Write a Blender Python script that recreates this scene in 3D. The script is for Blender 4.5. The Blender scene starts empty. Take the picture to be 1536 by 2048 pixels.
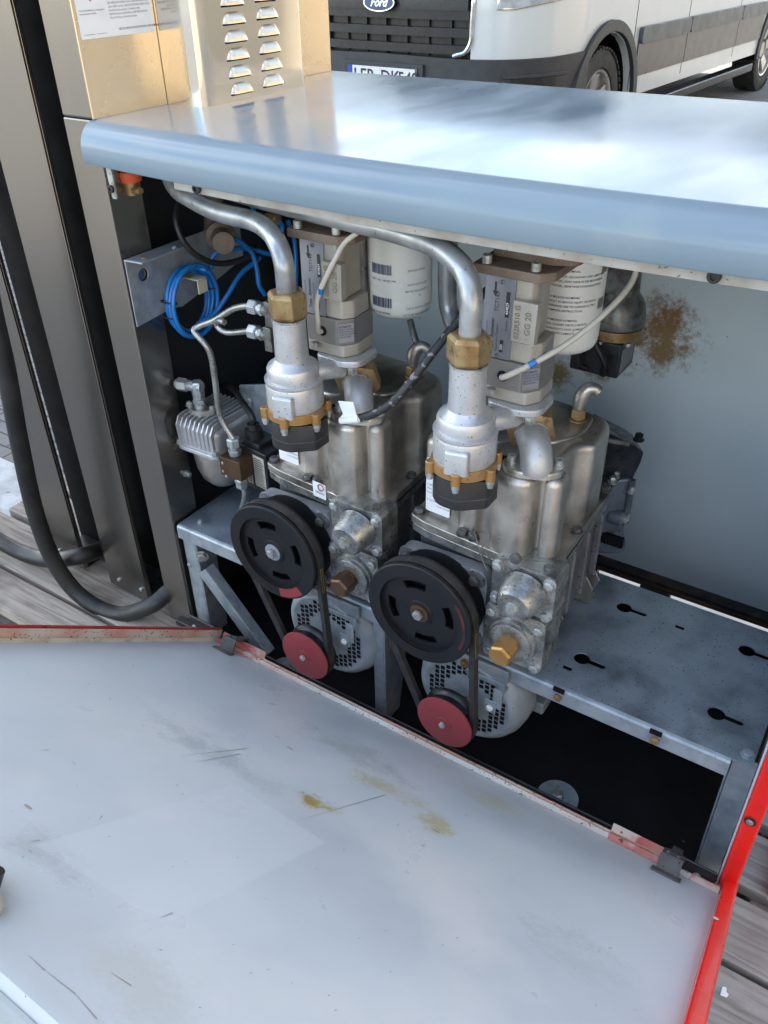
import bpy, bmesh, math, random
from mathutils import Vector, Matrix
from mathutils.geometry import tessellate_polygon
R_ = math.radians
random.seed(7)
sc = bpy.context.scene
COL = sc.collection

# ------------------------------------------------------------------ camera
CX, CY, FPX = 768.0, 1024.0, 1664.4
ya, pi_, ro = -0.59120622, 0.60517401, 0.01896333
FWD = Vector((math.sin(ya)*math.cos(pi_), math.cos(ya)*math.cos(pi_), -math.sin(pi_)))
_r0 = Vector((math.cos(ya), -math.sin(ya), 0)); _d0 = FWD.cross(_r0)
RGT = math.cos(ro)*_r0 + math.sin(ro)*_d0
DWN = -math.sin(ro)*_r0 + math.cos(ro)*_d0
CAM = Vector((0.818, -0.662, 0.919))
cd = bpy.data.cameras.new('camera'); cam = bpy.data.objects.new('camera', cd); COL.objects.link(cam)
cd.sensor_fit = 'VERTICAL'; cd.sensor_height = 36.0; cd.sensor_width = 27.0
cd.lens = 36.0*FPX/2048.0; cd.clip_start = 0.02; cd.clip_end = 400
mw = Matrix.Identity(4)
for i in range(3):
    mw[i][0] = RGT[i]; mw[i][1] = -DWN[i]; mw[i][2] = -FWD[i]; mw[i][3] = CAM[i]
cam.matrix_world = mw
sc.camera = cam

def A(px, py, ax, val):
    """world point of a photo pixel on the plane ax = val"""
    r = FWD + RGT*((px-CX)/FPX) + DWN*((py-CY)/FPX)
    i = 'xyz'.index(ax)
    return CAM + r*((val-CAM[i])/r[i])

# ------------------------------------------------------------------ world, sun, exposure
SUN_EL, SUN_AZ = R_(45), R_(-60)     # azimuth measured from +Y towards +X
w = bpy.data.worlds.new("World"); sc.world = w; w.use_nodes = True
wn = w.node_tree; wn.nodes.clear()
wo = wn.nodes.new('ShaderNodeOutputWorld'); bg = wn.nodes.new('ShaderNodeBackground')
sky = wn.nodes.new('ShaderNodeTexSky'); sky.sky_type = 'NISHITA'; sky.sun_disc = False
sky.sun_elevation = SUN_EL; sky.sun_rotation = SUN_AZ
sky.air_density = 1.0; sky.dust_density = 1.0; sky.ozone_density = 1.0
tc = wn.nodes.new('ShaderNodeTexCoord'); nz = wn.nodes.new('ShaderNodeTexNoise')
mp = wn.nodes.new('ShaderNodeMapping'); mp.inputs['Scale'].default_value = (1.6, 1.6, 3.2)
nz.inputs['Scale'].default_value = 1.3; nz.inputs['Detail'].default_value = 6
cr = wn.nodes.new('ShaderNodeValToRGB'); cr.color_ramp.elements[0].position = 0.52; cr.color_ramp.elements[1].position = 0.74
mx = wn.nodes.new('ShaderNodeMix'); mx.data_type = 'RGBA'; mx.inputs['B'].default_value = (8.6, 8.4, 8.2, 1)
L = wn.links.new
L(tc.outputs['Generated'], mp.inputs['Vector']); L(mp.outputs['Vector'], nz.inputs['Vector'])
L(nz.outputs['Fac'], cr.inputs['Fac']); L(cr.outputs['Color'], mx.inputs['Factor'])
tn = wn.nodes.new('ShaderNodeMix'); tn.data_type = 'RGBA'; tn.blend_type = 'MULTIPLY'; tn.inputs['Factor'].default_value = 1; tn.inputs['B'].default_value = (1.05, 1.0, .90, 1)
L(sky.outputs['Color'], tn.inputs['A']); L(tn.outputs['Result'], mx.inputs['A']); L(mx.outputs['Result'], bg.inputs['Color'])
bg.inputs['Strength'].default_value = 0.15
L(bg.outputs['Background'], wo.inputs['Surface'])
sl = bpy.data.lights.new('sun', 'SUN'); sun = bpy.data.objects.new('sun', sl); COL.objects.link(sun)
sl.energy = 2.5; sl.angle = R_(3); sl.color = (1.0, 0.93, 0.82)
sd = Vector((math.sin(SUN_AZ)*math.cos(SUN_EL), math.cos(SUN_AZ)*math.cos(SUN_EL), math.sin(SUN_EL)))
sun.rotation_euler = sd.to_track_quat('Z', 'Y').to_euler(); sun.location = sd*20
sc.view_settings.view_transform = 'Standard'; sc.view_settings.look = 'None'
sc.view_settings.exposure = 2.2; sc.view_settings.gamma = 1.0

# ------------------------------------------------------------------ materials
MATS = {}
def mat(name, col, metal=0.0, rough=0.5, c2=None, s2=8.0, lo=0.45, hi=0.65, stretch=(1, 1, 1), rvar=0.1,
        speck=None, sps=300.0, spt=0.7, bump=0.0, bs=200.0, bstretch=None, coat=0.0, c3=None, s3=25.0, l3=.55, h3=.7, spec=0.5):
    m = bpy.data.materials.new(name); m.use_nodes = True
    nt = m.node_tree; N = nt.nodes; b = N['Principled BSDF']
    b.inputs['Metallic'].default_value = metal; b.inputs['Roughness'].default_value = rough
    b.inputs['Specular IOR Level'].default_value = spec
    if coat: b.inputs['Coat Weight'].default_value = coat; b.inputs['Coat Roughness'].default_value = .06
    tc = N.new('ShaderNodeTexCoord'); oi = N.new('ShaderNodeObjectInfo')
    ad = N.new('ShaderNodeVectorMath'); ad.operation = 'ADD'
    ml = N.new('ShaderNodeMath'); ml.operation = 'MULTIPLY'; ml.inputs[1].default_value = 13.7
    lk = nt.links.new
    lk(oi.outputs['Random'], ml.inputs[0]); lk(tc.outputs['Object'], ad.inputs[0]); lk(ml.outputs[0], ad.inputs[1])
    def noise(scale, stc, detail=5.0):
        mp = N.new('ShaderNodeMapping'); mp.inputs['Scale'].default_value = stc; lk(ad.outputs[0], mp.inputs['Vector'])
        n = N.new('ShaderNodeTexNoise'); n.inputs['Scale'].default_value = scale; n.inputs['Detail'].default_value = detail
        lk(mp.outputs['Vector'], n.inputs['Vector']); return n
    def ramp(src, a, z):
        r = N.new('ShaderNodeMapRange'); r.inputs['From Min'].default_value = a; r.inputs['From Max'].default_value = z
        r.clamp = True; lk(src, r.inputs['Value']); return r.outputs['Result']
    cur = None
    def mix(fac, c):
        nonlocal cur
        x = N.new('ShaderNodeMix'); x.data_type = 'RGBA'
        if cur is None: x.inputs['A'].default_value = (*col, 1)
        else: lk(cur, x.inputs['A'])
        x.inputs['B'].default_value = (*c, 1); lk(fac, x.inputs['Factor']); cur = x.outputs['Result']
    if c2 is None: c2 = tuple(v*0.82 for v in col)
    n1 = noise(s2, stretch); mix(ramp(n1.outputs['Fac'], lo, hi), c2)
    if c3: mix(ramp(noise(s3, stretch, 8).outputs['Fac'], l3, h3), c3)
    if speck:
        mix(ramp(noise(sps, (1, 1, 1), 2).outputs['Fac'], spt, spt+.04), speck)
    lk(cur, b.inputs['Base Color'])
    if rvar:
        r = N.new('ShaderNodeMapRange'); r.inputs['From Min'].default_value = .3; r.inputs['From Max'].default_value = .7
        r.inputs['To Min'].default_value = max(.02, rough-rvar); r.inputs['To Max'].default_value = min(1, rough+rvar)
        lk(noise(s2*2.3, stretch).outputs['Fac'], r.inputs['Value']); lk(r.outputs['Result'], b.inputs['Roughness'])
    if bump:
        bn = noise(bs, bstretch or (1, 1, 1), 3); bp = N.new('ShaderNodeBump')
        bp.inputs['Strength'].default_value = bump; bp.inputs['Distance'].default_value = .001
        lk(bn.outputs['Fac'], bp.inputs['Height']); lk(bp.outputs['Normal'], b.inputs['Normal'])
    MATS[name] = m
    return m
m_lid = mat('lid_paint', (.20, .262, .312), 0, .16, (.18, .24, .295), 5, .4, .7, (1, .35, 1), .07, c3=(.23, .28, .31), s3=9, spec=.38)
m_doorin = mat('door_inner_paint', (.51, .55, .565), 0, .36, (.44, .475, .495), 4, .42, .62, rvar=.10, speck=(.25, .24, .22), sps=75, spt=.80, c3=(.58, .585, .585), s3=6, l3=.5, h3=.72)
m_steel = mat('brushed_steel', (.285, .265, .24), .95, .25, (.275, .256, .232), 3, .3, .7, (9, 9, .12), .015)
m_steelc = mat('beige_reflection_steel', (.80, .67, .50), .92, .27, (.76, .635, .47), 6, .35, .7, (1, 1, 1.5), .03)  # beige of the mirrored building is brightened into this base colour
m_steelp = mat('polished_steel', (.68, .655, .60), .97, .13, (.64, .61, .56), 8, .4, .7, rvar=.05)
m_zinc = mat('galvanised_steel', (.40, .44, .47), .5, .42, (.27, .31, .35), 60, .35, .65, rvar=.1, speck=(.12, .12, .12), sps=220, spt=.74, bump=.08, bs=90, c3=(.46, .49, .50), s3=14)
m_shelf = mat('dirty_galvanised_shelf', (.27, .315, .36), .45, .42, (.13, .155, .18), 17, .44, .66, rvar=.14, speck=(.07, .075, .08), sps=330, spt=.66, c3=(.36, .41, .45), s3=6, l3=.52, h3=.70, bump=.08, bs=80)
m_alu = mat('cast_aluminium', (.56, .52, .465), .84, .37, (.43, .40, .355), 30, .4, .62, rvar=.1, speck=(.16, .14, .12), sps=520, spt=.71, bump=.35, bs=420, c3=(.15, .135, .115), s3=11, l3=.53, h3=.72)
m_aluD = mat('grimy_cast_aluminium', (.21, .215, .22), .55, .42, (.16, .16, .165), 26, .38, .62, rvar=.12, speck=(.03, .03, .03), sps=180, spt=.64, bump=.4, bs=300, c3=(.24, .25, .25), s3=18, l3=.6, h3=.75)
m_aluL = mat('light_cast_aluminium', (.56, .565, .575), .62, .38, (.48, .485, .495), 40, .4, .65, rvar=.07, speck=(.17, .115, .07), sps=430, spt=.665, bump=.16, bs=420, c3=(.38, .36, .34), s3=18, l3=.60, h3=.80)
m_elb = mat('matt_elbow_casting', (.50, .50, .50), .5, .46, (.42, .42, .42), 30, .4, .65, rvar=.05, speck=(.26, .25, .24), sps=400, spt=.68, bump=.08, bs=300)
m_aluB = mat('oily_block_aluminium', (.42, .42, .395), .75, .34, (.19, .195, .19), 45, .4, .62, rvar=.12, speck=(.07, .07, .065), sps=420, spt=.64, bump=.4, bs=350, c3=(.42, .38, .28), s3=20, l3=.6, h3=.75)
m_tube = mat('steel_tube', (.42, .44, .45), .6, .36, (.24, .25, .26), 25, .4, .65, (1, 1, 1), .1, speck=(.10, .09, .08), sps=160, spt=.72, bump=.1, bs=150, c3=(.14, .13, .13), s3=11, l3=.58, h3=.75)
m_brass = mat('tarnished_brass', (.37, .27, .135), .55, .40, (.24, .14, .055), 40, .4, .65, rvar=.12, speck=(.05, .03, .02), sps=420, spt=.66, c3=(.13, .065, .035), s3=45, l3=.6, h3=.72, bump=.1, bs=200)
m_brassB = mat('bright_brass', (.42, .255, .105), .6, .36, (.42, .22, .07), 45, .4, .65, rvar=.1, speck=(.05, .03, .02), sps=240, spt=.68, bump=.1, bs=200)
m_brown = mat('brown_anodised', (.13, .075, .045), .7, .42, (.09, .05, .03), 25, .4, .65, speck=(.30, .25, .2), sps=120, spt=.74)
m_rustc = mat('rusty_cast_iron', (.19, .15, .12), .3, .6, (.17, .115, .085), 35, .4, .62, speck=(.32, .25, .18), sps=420, spt=.66, bump=.4, bs=220)
m_meter = mat('meter_casting', (.40, .375, .33), .35, .42, (.34, .32, .28), 22, .4, .65, speck=(.20, .16, .11), sps=240, spt=.72, bump=.45, bs=380, c3=(.33, .27, .19), s3=12, l3=.62, h3=.8)
m_plate = mat('meter_plate', (.30, .31, .35), .6, .38, (.24, .25, .29), 18, .4, .65, rvar=.06)
m_black = mat('black_plastic', (.016, .016, .018), 0, .42, (.028, .028, .030), 30, .5, .7, speck=(.10, .095, .09), sps=200, spt=.76, bump=.1, bs=250)
m_rubber = mat('black_rubber', (.010, .010, .011), 0, .50, (.022, .021, .021), 20, .45, .65, rvar=.1, speck=(.07, .06, .055), sps=130, spt=.74)
m_belt = mat('belt_rubber', (.022, .020, .020), 0, .6, (.045, .040, .036), 60, .45, .65, speck=(.09, .08, .07), sps=220, spt=.7)
m_pul = mat('black_pulley', (.010, .011, .014), .1, .48, (.015, .014, .015), 24, .45, .65, rvar=.08, speck=(.04, .022, .016), sps=420, spt=.74, spec=.35)
m_blackp = mat('black_frame_paint', (.007, .007, .009), 0, .35, (.012, .012, .014), 20, .4, .7, speck=(.08, .08, .08), sps=110, spt=.77)
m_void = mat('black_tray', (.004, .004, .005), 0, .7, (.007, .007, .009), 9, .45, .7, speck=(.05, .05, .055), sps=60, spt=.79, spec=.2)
m_red = mat('red_paint', (.72, .018, .012), 0, .30, (.56, .012, .012), 10, .4, .7, rvar=.06, coat=.3)
m_redp = mat('red_oxide_pulley', (.27, .035, .042), 0, .5, (.23, .032, .036), 22, .4, .65, rvar=.06, speck=(.10, .02, .02), sps=220, spt=.76)
m_redw = mat('worn_red_paint', (.62, .50, .40), 0, .5, (.58, .30, .22), 16, .35, .6, speck=(.16, .10, .06), sps=260, spt=.62, c3=(.50, .40, .30), s3=10, l3=.55, h3=.7, bump=.2, bs=150)
m_redw2 = mat('faded_red_paint', (.50, .24, .19), 0, .5, (.45, .10, .08), 16, .35, .6, speck=(.10, .06, .04), sps=120, spt=.66, c3=(.56, .46, .38), s3=28, l3=.52, h3=.62, bump=.2, bs=150)
m_mgrey = mat('motor_grey_paint', (.33, .37, .39), .1, .42, (.21, .235, .25), 20, .4, .65, rvar=.08, speck=(.07, .07, .07), sps=180, spt=.72, bump=.06, bs=120)
m_white = mat('white_filter_paint', (.80, .80, .78), 0, .30, (.76, .76, .73), 8, .4, .65, rvar=.05, speck=(.35, .32, .27), sps=140, spt=.76)
m_paper = mat('white_sticker', (.78, .79, .80), 0, .4, (.70, .72, .74), 30, .45, .7, rvar=.05)
m_paperc = mat('cream_sticker', (.55, .51, .40), 0, .5, (.45, .41, .33), 30, .45, .7)
m_ink = mat('black_print', (.03, .03, .035), 0, .5)
m_inkg = mat('grey_print', (.22, .22, .22), 0, .5)
m_inkb = mat('blue_print', (.02, .05, .22), 0, .5)
m_inkr = mat('red_print', (.55, .02, .03), 0, .5)
m_inky = mat('yellow_print', (.45, .30, .03), 0, .5)
m_blue = mat('blue_tubing', (.01, .17, .52), 0, .30, (.008, .14, .44), 20, .4, .65, rvar=.06, coat=.2)
m_cable = mat('cream_cable', (.50, .48, .42), 0, .42, (.44, .42, .36), 30, .4, .6)
m_orange = mat('orange_plastic', (.70, .10, .025), 0, .42, (.60, .08, .02), 30, .4, .6)
m_bolt = mat('zinc_bolt', (.50, .52, .51), .6, .34, (.28, .28, .26), 90, .4, .65, rvar=.1)
m_boltD = mat('dull_bolt', (.20, .205, .20), .7, .45, (.10, .09, .08), 90, .4, .65, rvar=.1)
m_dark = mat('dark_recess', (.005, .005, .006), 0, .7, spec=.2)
m_back = mat('rear_door_paint', (.60, .645, .655), .05, .42, (.55, .595, .605), 6, .4, .65, rvar=.08, speck=(.16, .12, .08), sps=120, spt=.76)
m_inner = mat('dark_inner_wall', (.018, .021, .027), .3, .5, (.028, .031, .037), 7, .4, .65, speck=(.06, .06, .06), sps=90, spt=.76)
m_rubberd = mat('dusty_black_cable', (.018, .018, .020), 0, .5, (.03, .03, .03), 20, .4, .7, speck=(.20, .20, .20), sps=170, spt=.60)

# spots of rust on the rear door at real places
def rust_spots(m, spots, col):
    nt = m.node_tree; N = nt.nodes; b = N['Principled BSDF']; lk = nt.links.new
    tc = N.new('ShaderNodeTexCoord')
    src = b.inputs['Base Color'].links[0].from_socket
    for k, (p, rad, den) in enumerate(spots):
        mp = N.new('ShaderNodeVectorMath'); mp.operation = 'SUBTRACT'; mp.inputs[1].default_value = p
        lk(tc.outputs['Object'], mp.inputs[0])
        sc_ = N.new('ShaderNodeVectorMath'); sc_.operation = 'DIVIDE'; sc_.inputs[1].default_value = rad
        lk(mp.outputs[0], sc_.inputs[0])
        ln = N.new('ShaderNodeVectorMath'); ln.operation = 'LENGTH'; lk(sc_.outputs[0], ln.inputs[0])
        f = N.new('ShaderNodeMapRange'); f.inputs['From Min'].default_value = 1.0; f.inputs['From Max'].default_value = 0.2
        f.inputs['To Max'].default_value = 1; lk(ln.outputs['Value'], f.inputs['Value'])
        n = N.new('ShaderNodeTexNoise'); n.inputs['Scale'].default_value = 210; n.inputs['Detail'].default_value = 9; n.inputs['Roughness'].default_value = .75
        lk(tc.outputs['Object'], n.inputs['Vector'])
        n3 = N.new('ShaderNodeTexNoise'); n3.inputs['Scale'].default_value = 34; n3.inputs['Detail'].default_value = 4; lk(tc.outputs['Object'], n3.inputs['Vector'])
        av = N.new('ShaderNodeMath'); av.operation = 'MULTIPLY_ADD'; av.inputs[1].default_value = .9; lk(n3.outputs['Fac'], av.inputs[0]); av2 = N.new('ShaderNodeMath'); av2.operation = 'SUBTRACT'; av2.inputs[1].default_value = .45; lk(n.outputs['Fac'], av2.inputs[0]); lk(av2.outputs[0], av.inputs[2])
        a = N.new('ShaderNodeMath'); a.operation = 'MULTIPLY_ADD'; a.inputs[1].default_value = .55; lk(f.outputs['Result'], a.inputs[0]); lk(av.outputs[0], a.inputs[2])
        g = N.new('ShaderNodeMapRange'); g.inputs['From Min'].default_value = .80-den; g.inputs['From Max'].default_value = 1.12-den; lk(a.outputs[0], g.inputs['Value'])
        gm = N.new('ShaderNodeMath'); gm.operation = 'MULTIPLY'; lk(g.outputs['Result'], gm.inputs[0]); 
        f2 = N.new('ShaderNodeMapRange'); f2.inputs['From Min'].default_value = 1.0; f2.inputs['From Max'].default_value = .6; lk(ln.outputs['Value'], f2.inputs['Value']); lk(f2.outputs['Result'], gm.inputs[1])
        x = N.new('ShaderNodeMix'); x.data_type = 'RGBA'; lk(src, x.inputs['A']); x.inputs['B'].default_value = (*col[k % len(col)], 1); lk(gm.outputs[0], x.inputs['Factor'])
        src = x.outputs['Result']
    lk(src, b.inputs['Base Color'])

# ------------------------------------------------------------------ geometry helpers
class MB:
    def __init__(s): s.v = []; s.f = []
    def add(s, vs, fs):
        o = len(s.v); s.v += [tuple(v) for v in vs]; s.f += [tuple(i+o for i in f) for f in fs]; return s
    def box(s, a, b):
        x0, y0, z0 = a; x1, y1, z1 = b
        return s.add([(x0,y0,z0),(x1,y0,z0),(x1,y1,z0),(x0,y1,z0),(x0,y0,z1),(x1,y0,z1),(x1,y1,z1),(x0,y1,z1)],
                     [(0,3,2,1),(4,5,6,7),(0,1,5,4),(1,2,6,5),(2,3,7,6),(3,0,4,7)])
    def obox(s, c, ex, ey, ez):
        c = Vector(c); ex = Vector(ex); ey = Vector(ey); ez = Vector(ez); vs = []
        for k in (-.5, .5):
            for i, j in ((-.5,-.5),(.5,-.5),(.5,.5),(-.5,.5)): vs.append(c+ex*i+ey*j+ez*k)
        return s.add(vs, [(0,3,2,1),(4,5,6,7),(0,1,5,4),(1,2,6,5),(2,3,7,6),(3,0,4,7)])
    def bar(s, p, q, wdt, thk, up=(0,0,1)):
        p = Vector(p); q = Vector(q); d = (q-p); u = Vector(up); sd_ = d.cross(u).normalized(); u = sd_.cross(d).normalized()
        return s.obox((p+q)/2, d, sd_*wdt, u*thk)
    def lathe(s, o, ax, prof, n=32, caps=True, ph=0.0):
        """prof: list of (distance along axis, radius)"""
        o = Vector(o); ax = Vector(ax).normalized(); t = Vector((1,0,0)) if abs(ax.x) < .9 else Vector((0,1,0))
        if abs(ax.z) < .5 and abs(ax.x) < .9: t = Vector((0,0,1))
        u = ax.cross(t).normalized(); v_ = ax.cross(u)
        vs = []; fs = []
        for (h, r) in prof:
            for k in range(n):
                a = 2*math.pi*k/n+ph; vs.append(o+ax*h+(u*math.cos(a)+v_*math.sin(a))*r)
        for i in range(len(prof)-1):
            for k in range(n):
                k2 = (k+1) % n; fs.append((i*n+k, i*n+k2, (i+1)*n+k2, (i+1)*n+k))
        if caps: fs.append(tuple(range(n))[::-1]); fs.append(tuple((len(prof)-1)*n+k for k in range(n)))
        return s.add(vs, fs)
    def cyl(s, p, q, r, r2=None, n=32, ph=0.0):
        p = Vector(p); q = Vector(q); return s.lathe(p, q-p, [(0, r), ((q-p).length, r if r2 is None else r2)], n, True, ph)
    def hexn(s, p, q, r, ph=0.0):
        """hexagon nut with chamfered ends; r across corners"""
        p = Vector(p); q = Vector(q); h = (q-p).length
        s.lathe(p, q-p, [(0, r*.84), (h*.12, r), (h*.88, r), (h, r*.84)], 6, True, ph)
        return s
    def tube(s, pts, r, n=14, sub=8, closed=False, rads=None):
        P = [Vector(p) for p in pts]
        if sub > 1 and len(P) > 2:
            Q = []; m = len(P)
            for i in range(m if closed else m-1):
                p0 = P[(i-1) % m] if (closed or i > 0) else P[0]*2-P[1]
                p1 = P[i]; p2 = P[(i+1) % m]
                p3 = P[(i+2) % m] if (closed or i+2 < m) else P[-1]*2-P[-2]
                for k in range(sub):
                    t = k/sub
                    Q.append(.5*((2*p1)+(-p0+p2)*t+(2*p0-5*p1+4*p2-p3)*t*t+(-p0+3*p1-3*p2+p3)*t**3))
            if not closed: Q.append(P[-1])
            P = Q
        m = len(P); vs = []; fs = []
        T0 = (P[1]-P[0]).normalized(); nrm = T0.orthogonal().normalized()
        for i in range(m):
            if closed: T = (P[(i+1) % m]-P[i-1]).normalized()
            else: T = (P[min(i+1, m-1)]-P[max(i-1, 0)]).normalized()
            nrm = (nrm-T*nrm.dot(T)).normalized(); bn = T.cross(nrm)
            rr = r if rads is None else rads(i/(m-1))
            for k in range(n):
                a = 2*math.pi*k/n; vs.append(P[i]+(nrm*math.cos(a)+bn*math.sin(a))*rr)
        for i in range(m if closed else m-1):
            for k in range(n):
                k2 = (k+1) % n; i2 = (i+1) % m; fs.append((i*n+k, i*n+k2, i2*n+k2, i2*n+k))
        if not closed: fs.append(tuple(range(n))[::-1]); fs.append(tuple((m-1)*n+k for k in range(n)))
        return s.add(vs, fs)
    def plate(s, outer, holes, org, eu, ev, en, thk):
        """flat plate: outline and holes in (u,v), from org, extruded thk along en"""
        org = Vector(org); eu = Vector(eu); ev = Vector(ev); en = Vector(en)
        loops = [outer]+holes
        flat = [p for l in loops for p in l]
        tri = tessellate_polygon([[Vector((p[0], p[1], 0)) for p in l] for l in loops])
        n = len(flat); vs = [org+eu*p[0]+ev*p[1] for p in flat]; vs += [v+en*thk for v in vs]
        fs = [tuple(t) for t in tri]+[tuple(i+n for i in t[::-1]) for t in tri]
        o = 0
        for l in loops:
            m = len(l)
            for k in range(m): fs.append((o+k, o+(k+1) % m, o+(k+1) % m+n, o+k+n))
            o += m
        return s.add(vs, fs)
    def prism(s, poly, z0, z1, top=0.0, steps=4):
        """polygon in XY raised from z0 to z1 with a rounded top edge of radius top"""
        n = len(poly); rings = [(z0, 0.0)]
        if top:
            for k in range(steps+1):
                a = k/steps*math.pi/2; rings.append((z1-top+top*math.sin(a), top*(1-math.cos(a))))
        else: rings.append((z1, 0.0))
        def inset(d):
            out = []
            for i in range(n):
                p0 = Vector(poly[i-1]); p1 = Vector(poly[i]); p2 = Vector(poly[(i+1) % n])
                e1 = (p1-p0); e2 = (p2-p1)
                n1 = Vector((-e1.y, e1.x)).normalized(); n2 = Vector((-e2.y, e2.x)).normalized()
                b = n1+n2; b = b.normalized() if b.length > .2 else n1
                out.append(p1+b*d)
            return out
        vs = []; fs = []
        for (z, d) in rings:
            for p in inset(d): vs.append((p[0], p[1], z))
        for i in range(len(rings)-1):
            for k in range(n):
                k2 = (k+1) % n; fs.append((i*n+k, i*n+k2, (i+1)*n+k2, (i+1)*n+k))
        fs.append(tuple(range(n))[::-1]); fs.append(tuple((len(rings)-1)*n+k for k in range(n)))
        return s.add(vs, fs)
    def xform(s, fn): s.v = [tuple(fn(Vector(v))) for v in s.v]; return s

def rpoly(pts, r, n=5):
    """round the corners of a polygon"""
    out = []; m = len(pts)
    for i in range(m):
        p0 = Vector(pts[i-1][:2]); p1 = Vector(pts[i][:2]); p2 = Vector(pts[(i+1) % m][:2])
        rr = pts[i][2] if len(pts[i]) > 2 else r
        a = (p0-p1); b = (p2-p1); d = min(rr, a.length*.45, b.length*.45)
        s_ = p1+a.normalized()*d; e = p1+b.normalized()*d
        for k in range(n+1):
            t = k/n; q = s_*(1-t)**2+p1*2*t*(1-t)+e*t*t; out.append((q.x, q.y))
    return out
def rrect(x0, y0, x1, y1, r, n=5): return rpoly([(x0,y0),(x1,y0),(x1,y1),(x0,y1)], r, n)
def circ(x, y, r, n=24, a0=0): return [(x+r*math.cos(2*math.pi*k/n+a0), y+r*math.sin(2*math.pi*k/n+a0)) for k in range(n)]

def thing(name, loc, label, cat, group=None):
    o = bpy.data.objects.new(name, None); COL.objects.link(o); o.location = loc; o.empty_display_size = .02
    o['label'] = label; o['category'] = cat
    if group: o['group'] = group
    return o
def root_loc(p):
    v = Vector((0,0,0))
    while p is not None: v += Vector(p.location); p = p.parent
    return v
def obj(name, mb, m, parent=None, bev=0.0, ang=38, seg=2, loc=None):
    me = bpy.data.meshes.new(name)
    while parent is not None and parent.parent is not None and parent.parent.parent is not None: parent = parent.parent
    if parent is not None: o_ = root_loc(parent)
    elif loc is not None: o_ = Vector(loc)
    else: o_ = Vector((0,0,0))
    me.from_pydata([tuple(Vector(v)-o_) for v in mb.v], [], mb.f)
    bm = bmesh.new(); bm.from_mesh(me); bmesh.ops.recalc_face_normals(bm, faces=bm.faces); bm.to_mesh(me); bm.free()
    me.polygons.foreach_set('use_smooth', [True]*len(me.polygons)); me.set_sharp_from_angle(angle=R_(ang))
    me.materials.append(m)
    o = bpy.data.objects.new(name, me); COL.objects.link(o)
    if parent is not None: o.parent = parent
    elif loc is not None: o.location = loc
    if bev:
        b = o.modifiers.new('bevel', 'BEVEL'); b.width = bev; b.segments = seg; b.limit_method = 'ANGLE'; b.angle_limit = R_(35)
        b.harden_normals = True
    return o
def tag(o, label, cat, group=None, kind=None):
    if label: o['label'] = label
    if cat: o['category'] = cat
    if group: o['group'] = group
    if kind: o['kind'] = kind
    return o
def copy_tree(o, parent=None):
    c = o.copy(); COL.objects.link(c)
    if parent is not None: c.parent = parent
    for ch in list(o.children): copy_tree(ch, c)
    return c
def dup(o, shift, label):
    c = copy_tree(o); c.location = Vector(o.location)+Vector(shift); c['label'] = label; return c

# lettering --------------------------------------------------------
_tc = {}
def text(mb, s, org, eu, ev, size, align='LEFT', bold=0.0, thk=0.0):
    """string s as flat letters into mb; baseline start at org, along eu, height along ev"""
    key = (s, align, bold)
    if key not in _tc:
        cu = bpy.data.curves.new('t', 'FONT'); cu.body = s; cu.size = 1; cu.align_x = align; cu.resolution_u = 3; cu.offset = bold
        ob = bpy.data.objects.new('t', cu); me = bpy.data.meshes.new_from_object(ob)
        _tc[key] = ([tuple(v.co) for v in me.vertices], [tuple(p.vertices) for p in me.polygons])
        bpy.data.objects.remove(ob); bpy.data.curves.remove(cu); bpy.data.meshes.remove(me)
    vs, fs = _tc[key]; org = Vector(org); eu = Vector(eu).normalized(); ev = Vector(ev).normalized()
    mb.add([org+eu*(v[0]*size)+ev*(v[1]*size) for v in vs], fs); return mb
def lines(mb, rows, org, eu, ev, size, lead=1.35, align='LEFT'):
    ev = Vector(ev).normalized()
    for k, r in enumerate(rows): text(mb, r, Vector(org)-ev*(k*size*lead), eu, ev, size, align)
    return mb
def bolt(parent, p, ax, r=.005, h=.005, m=None, name='bolt', washer=True):
    p = Vector(p); ax = Vector(ax).normalized(); b = MB()
    if washer: b.cyl(p, p+ax*.0012, r*1.25, n=20)
    b.hexn(p+ax*.001, p+ax*(h+.001), r, ph=random.random()); b.cyl(p+ax*h, p+ax*(h+.0016), r*.45, n=12)
    return obj(name, b, m or m_bolt, parent)
def screw(parent, p, ax, r=.004, h=.005, m=None, name='screw'):
    p = Vector(p); ax = Vector(ax).normalized(); b = MB()
    b.lathe(p, ax, [(0, r), (h*.8, r), (h, r*.85), (h, r*.5), (h*.5, r*.5)], 16)
    return obj(name, b, m or m_bolt, parent)
X, Y, Z = Vector((1,0,0)), Vector((0,1,0)), Vector((0,0,1))
SH = Vector((-.2275, 0, 0))

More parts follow.
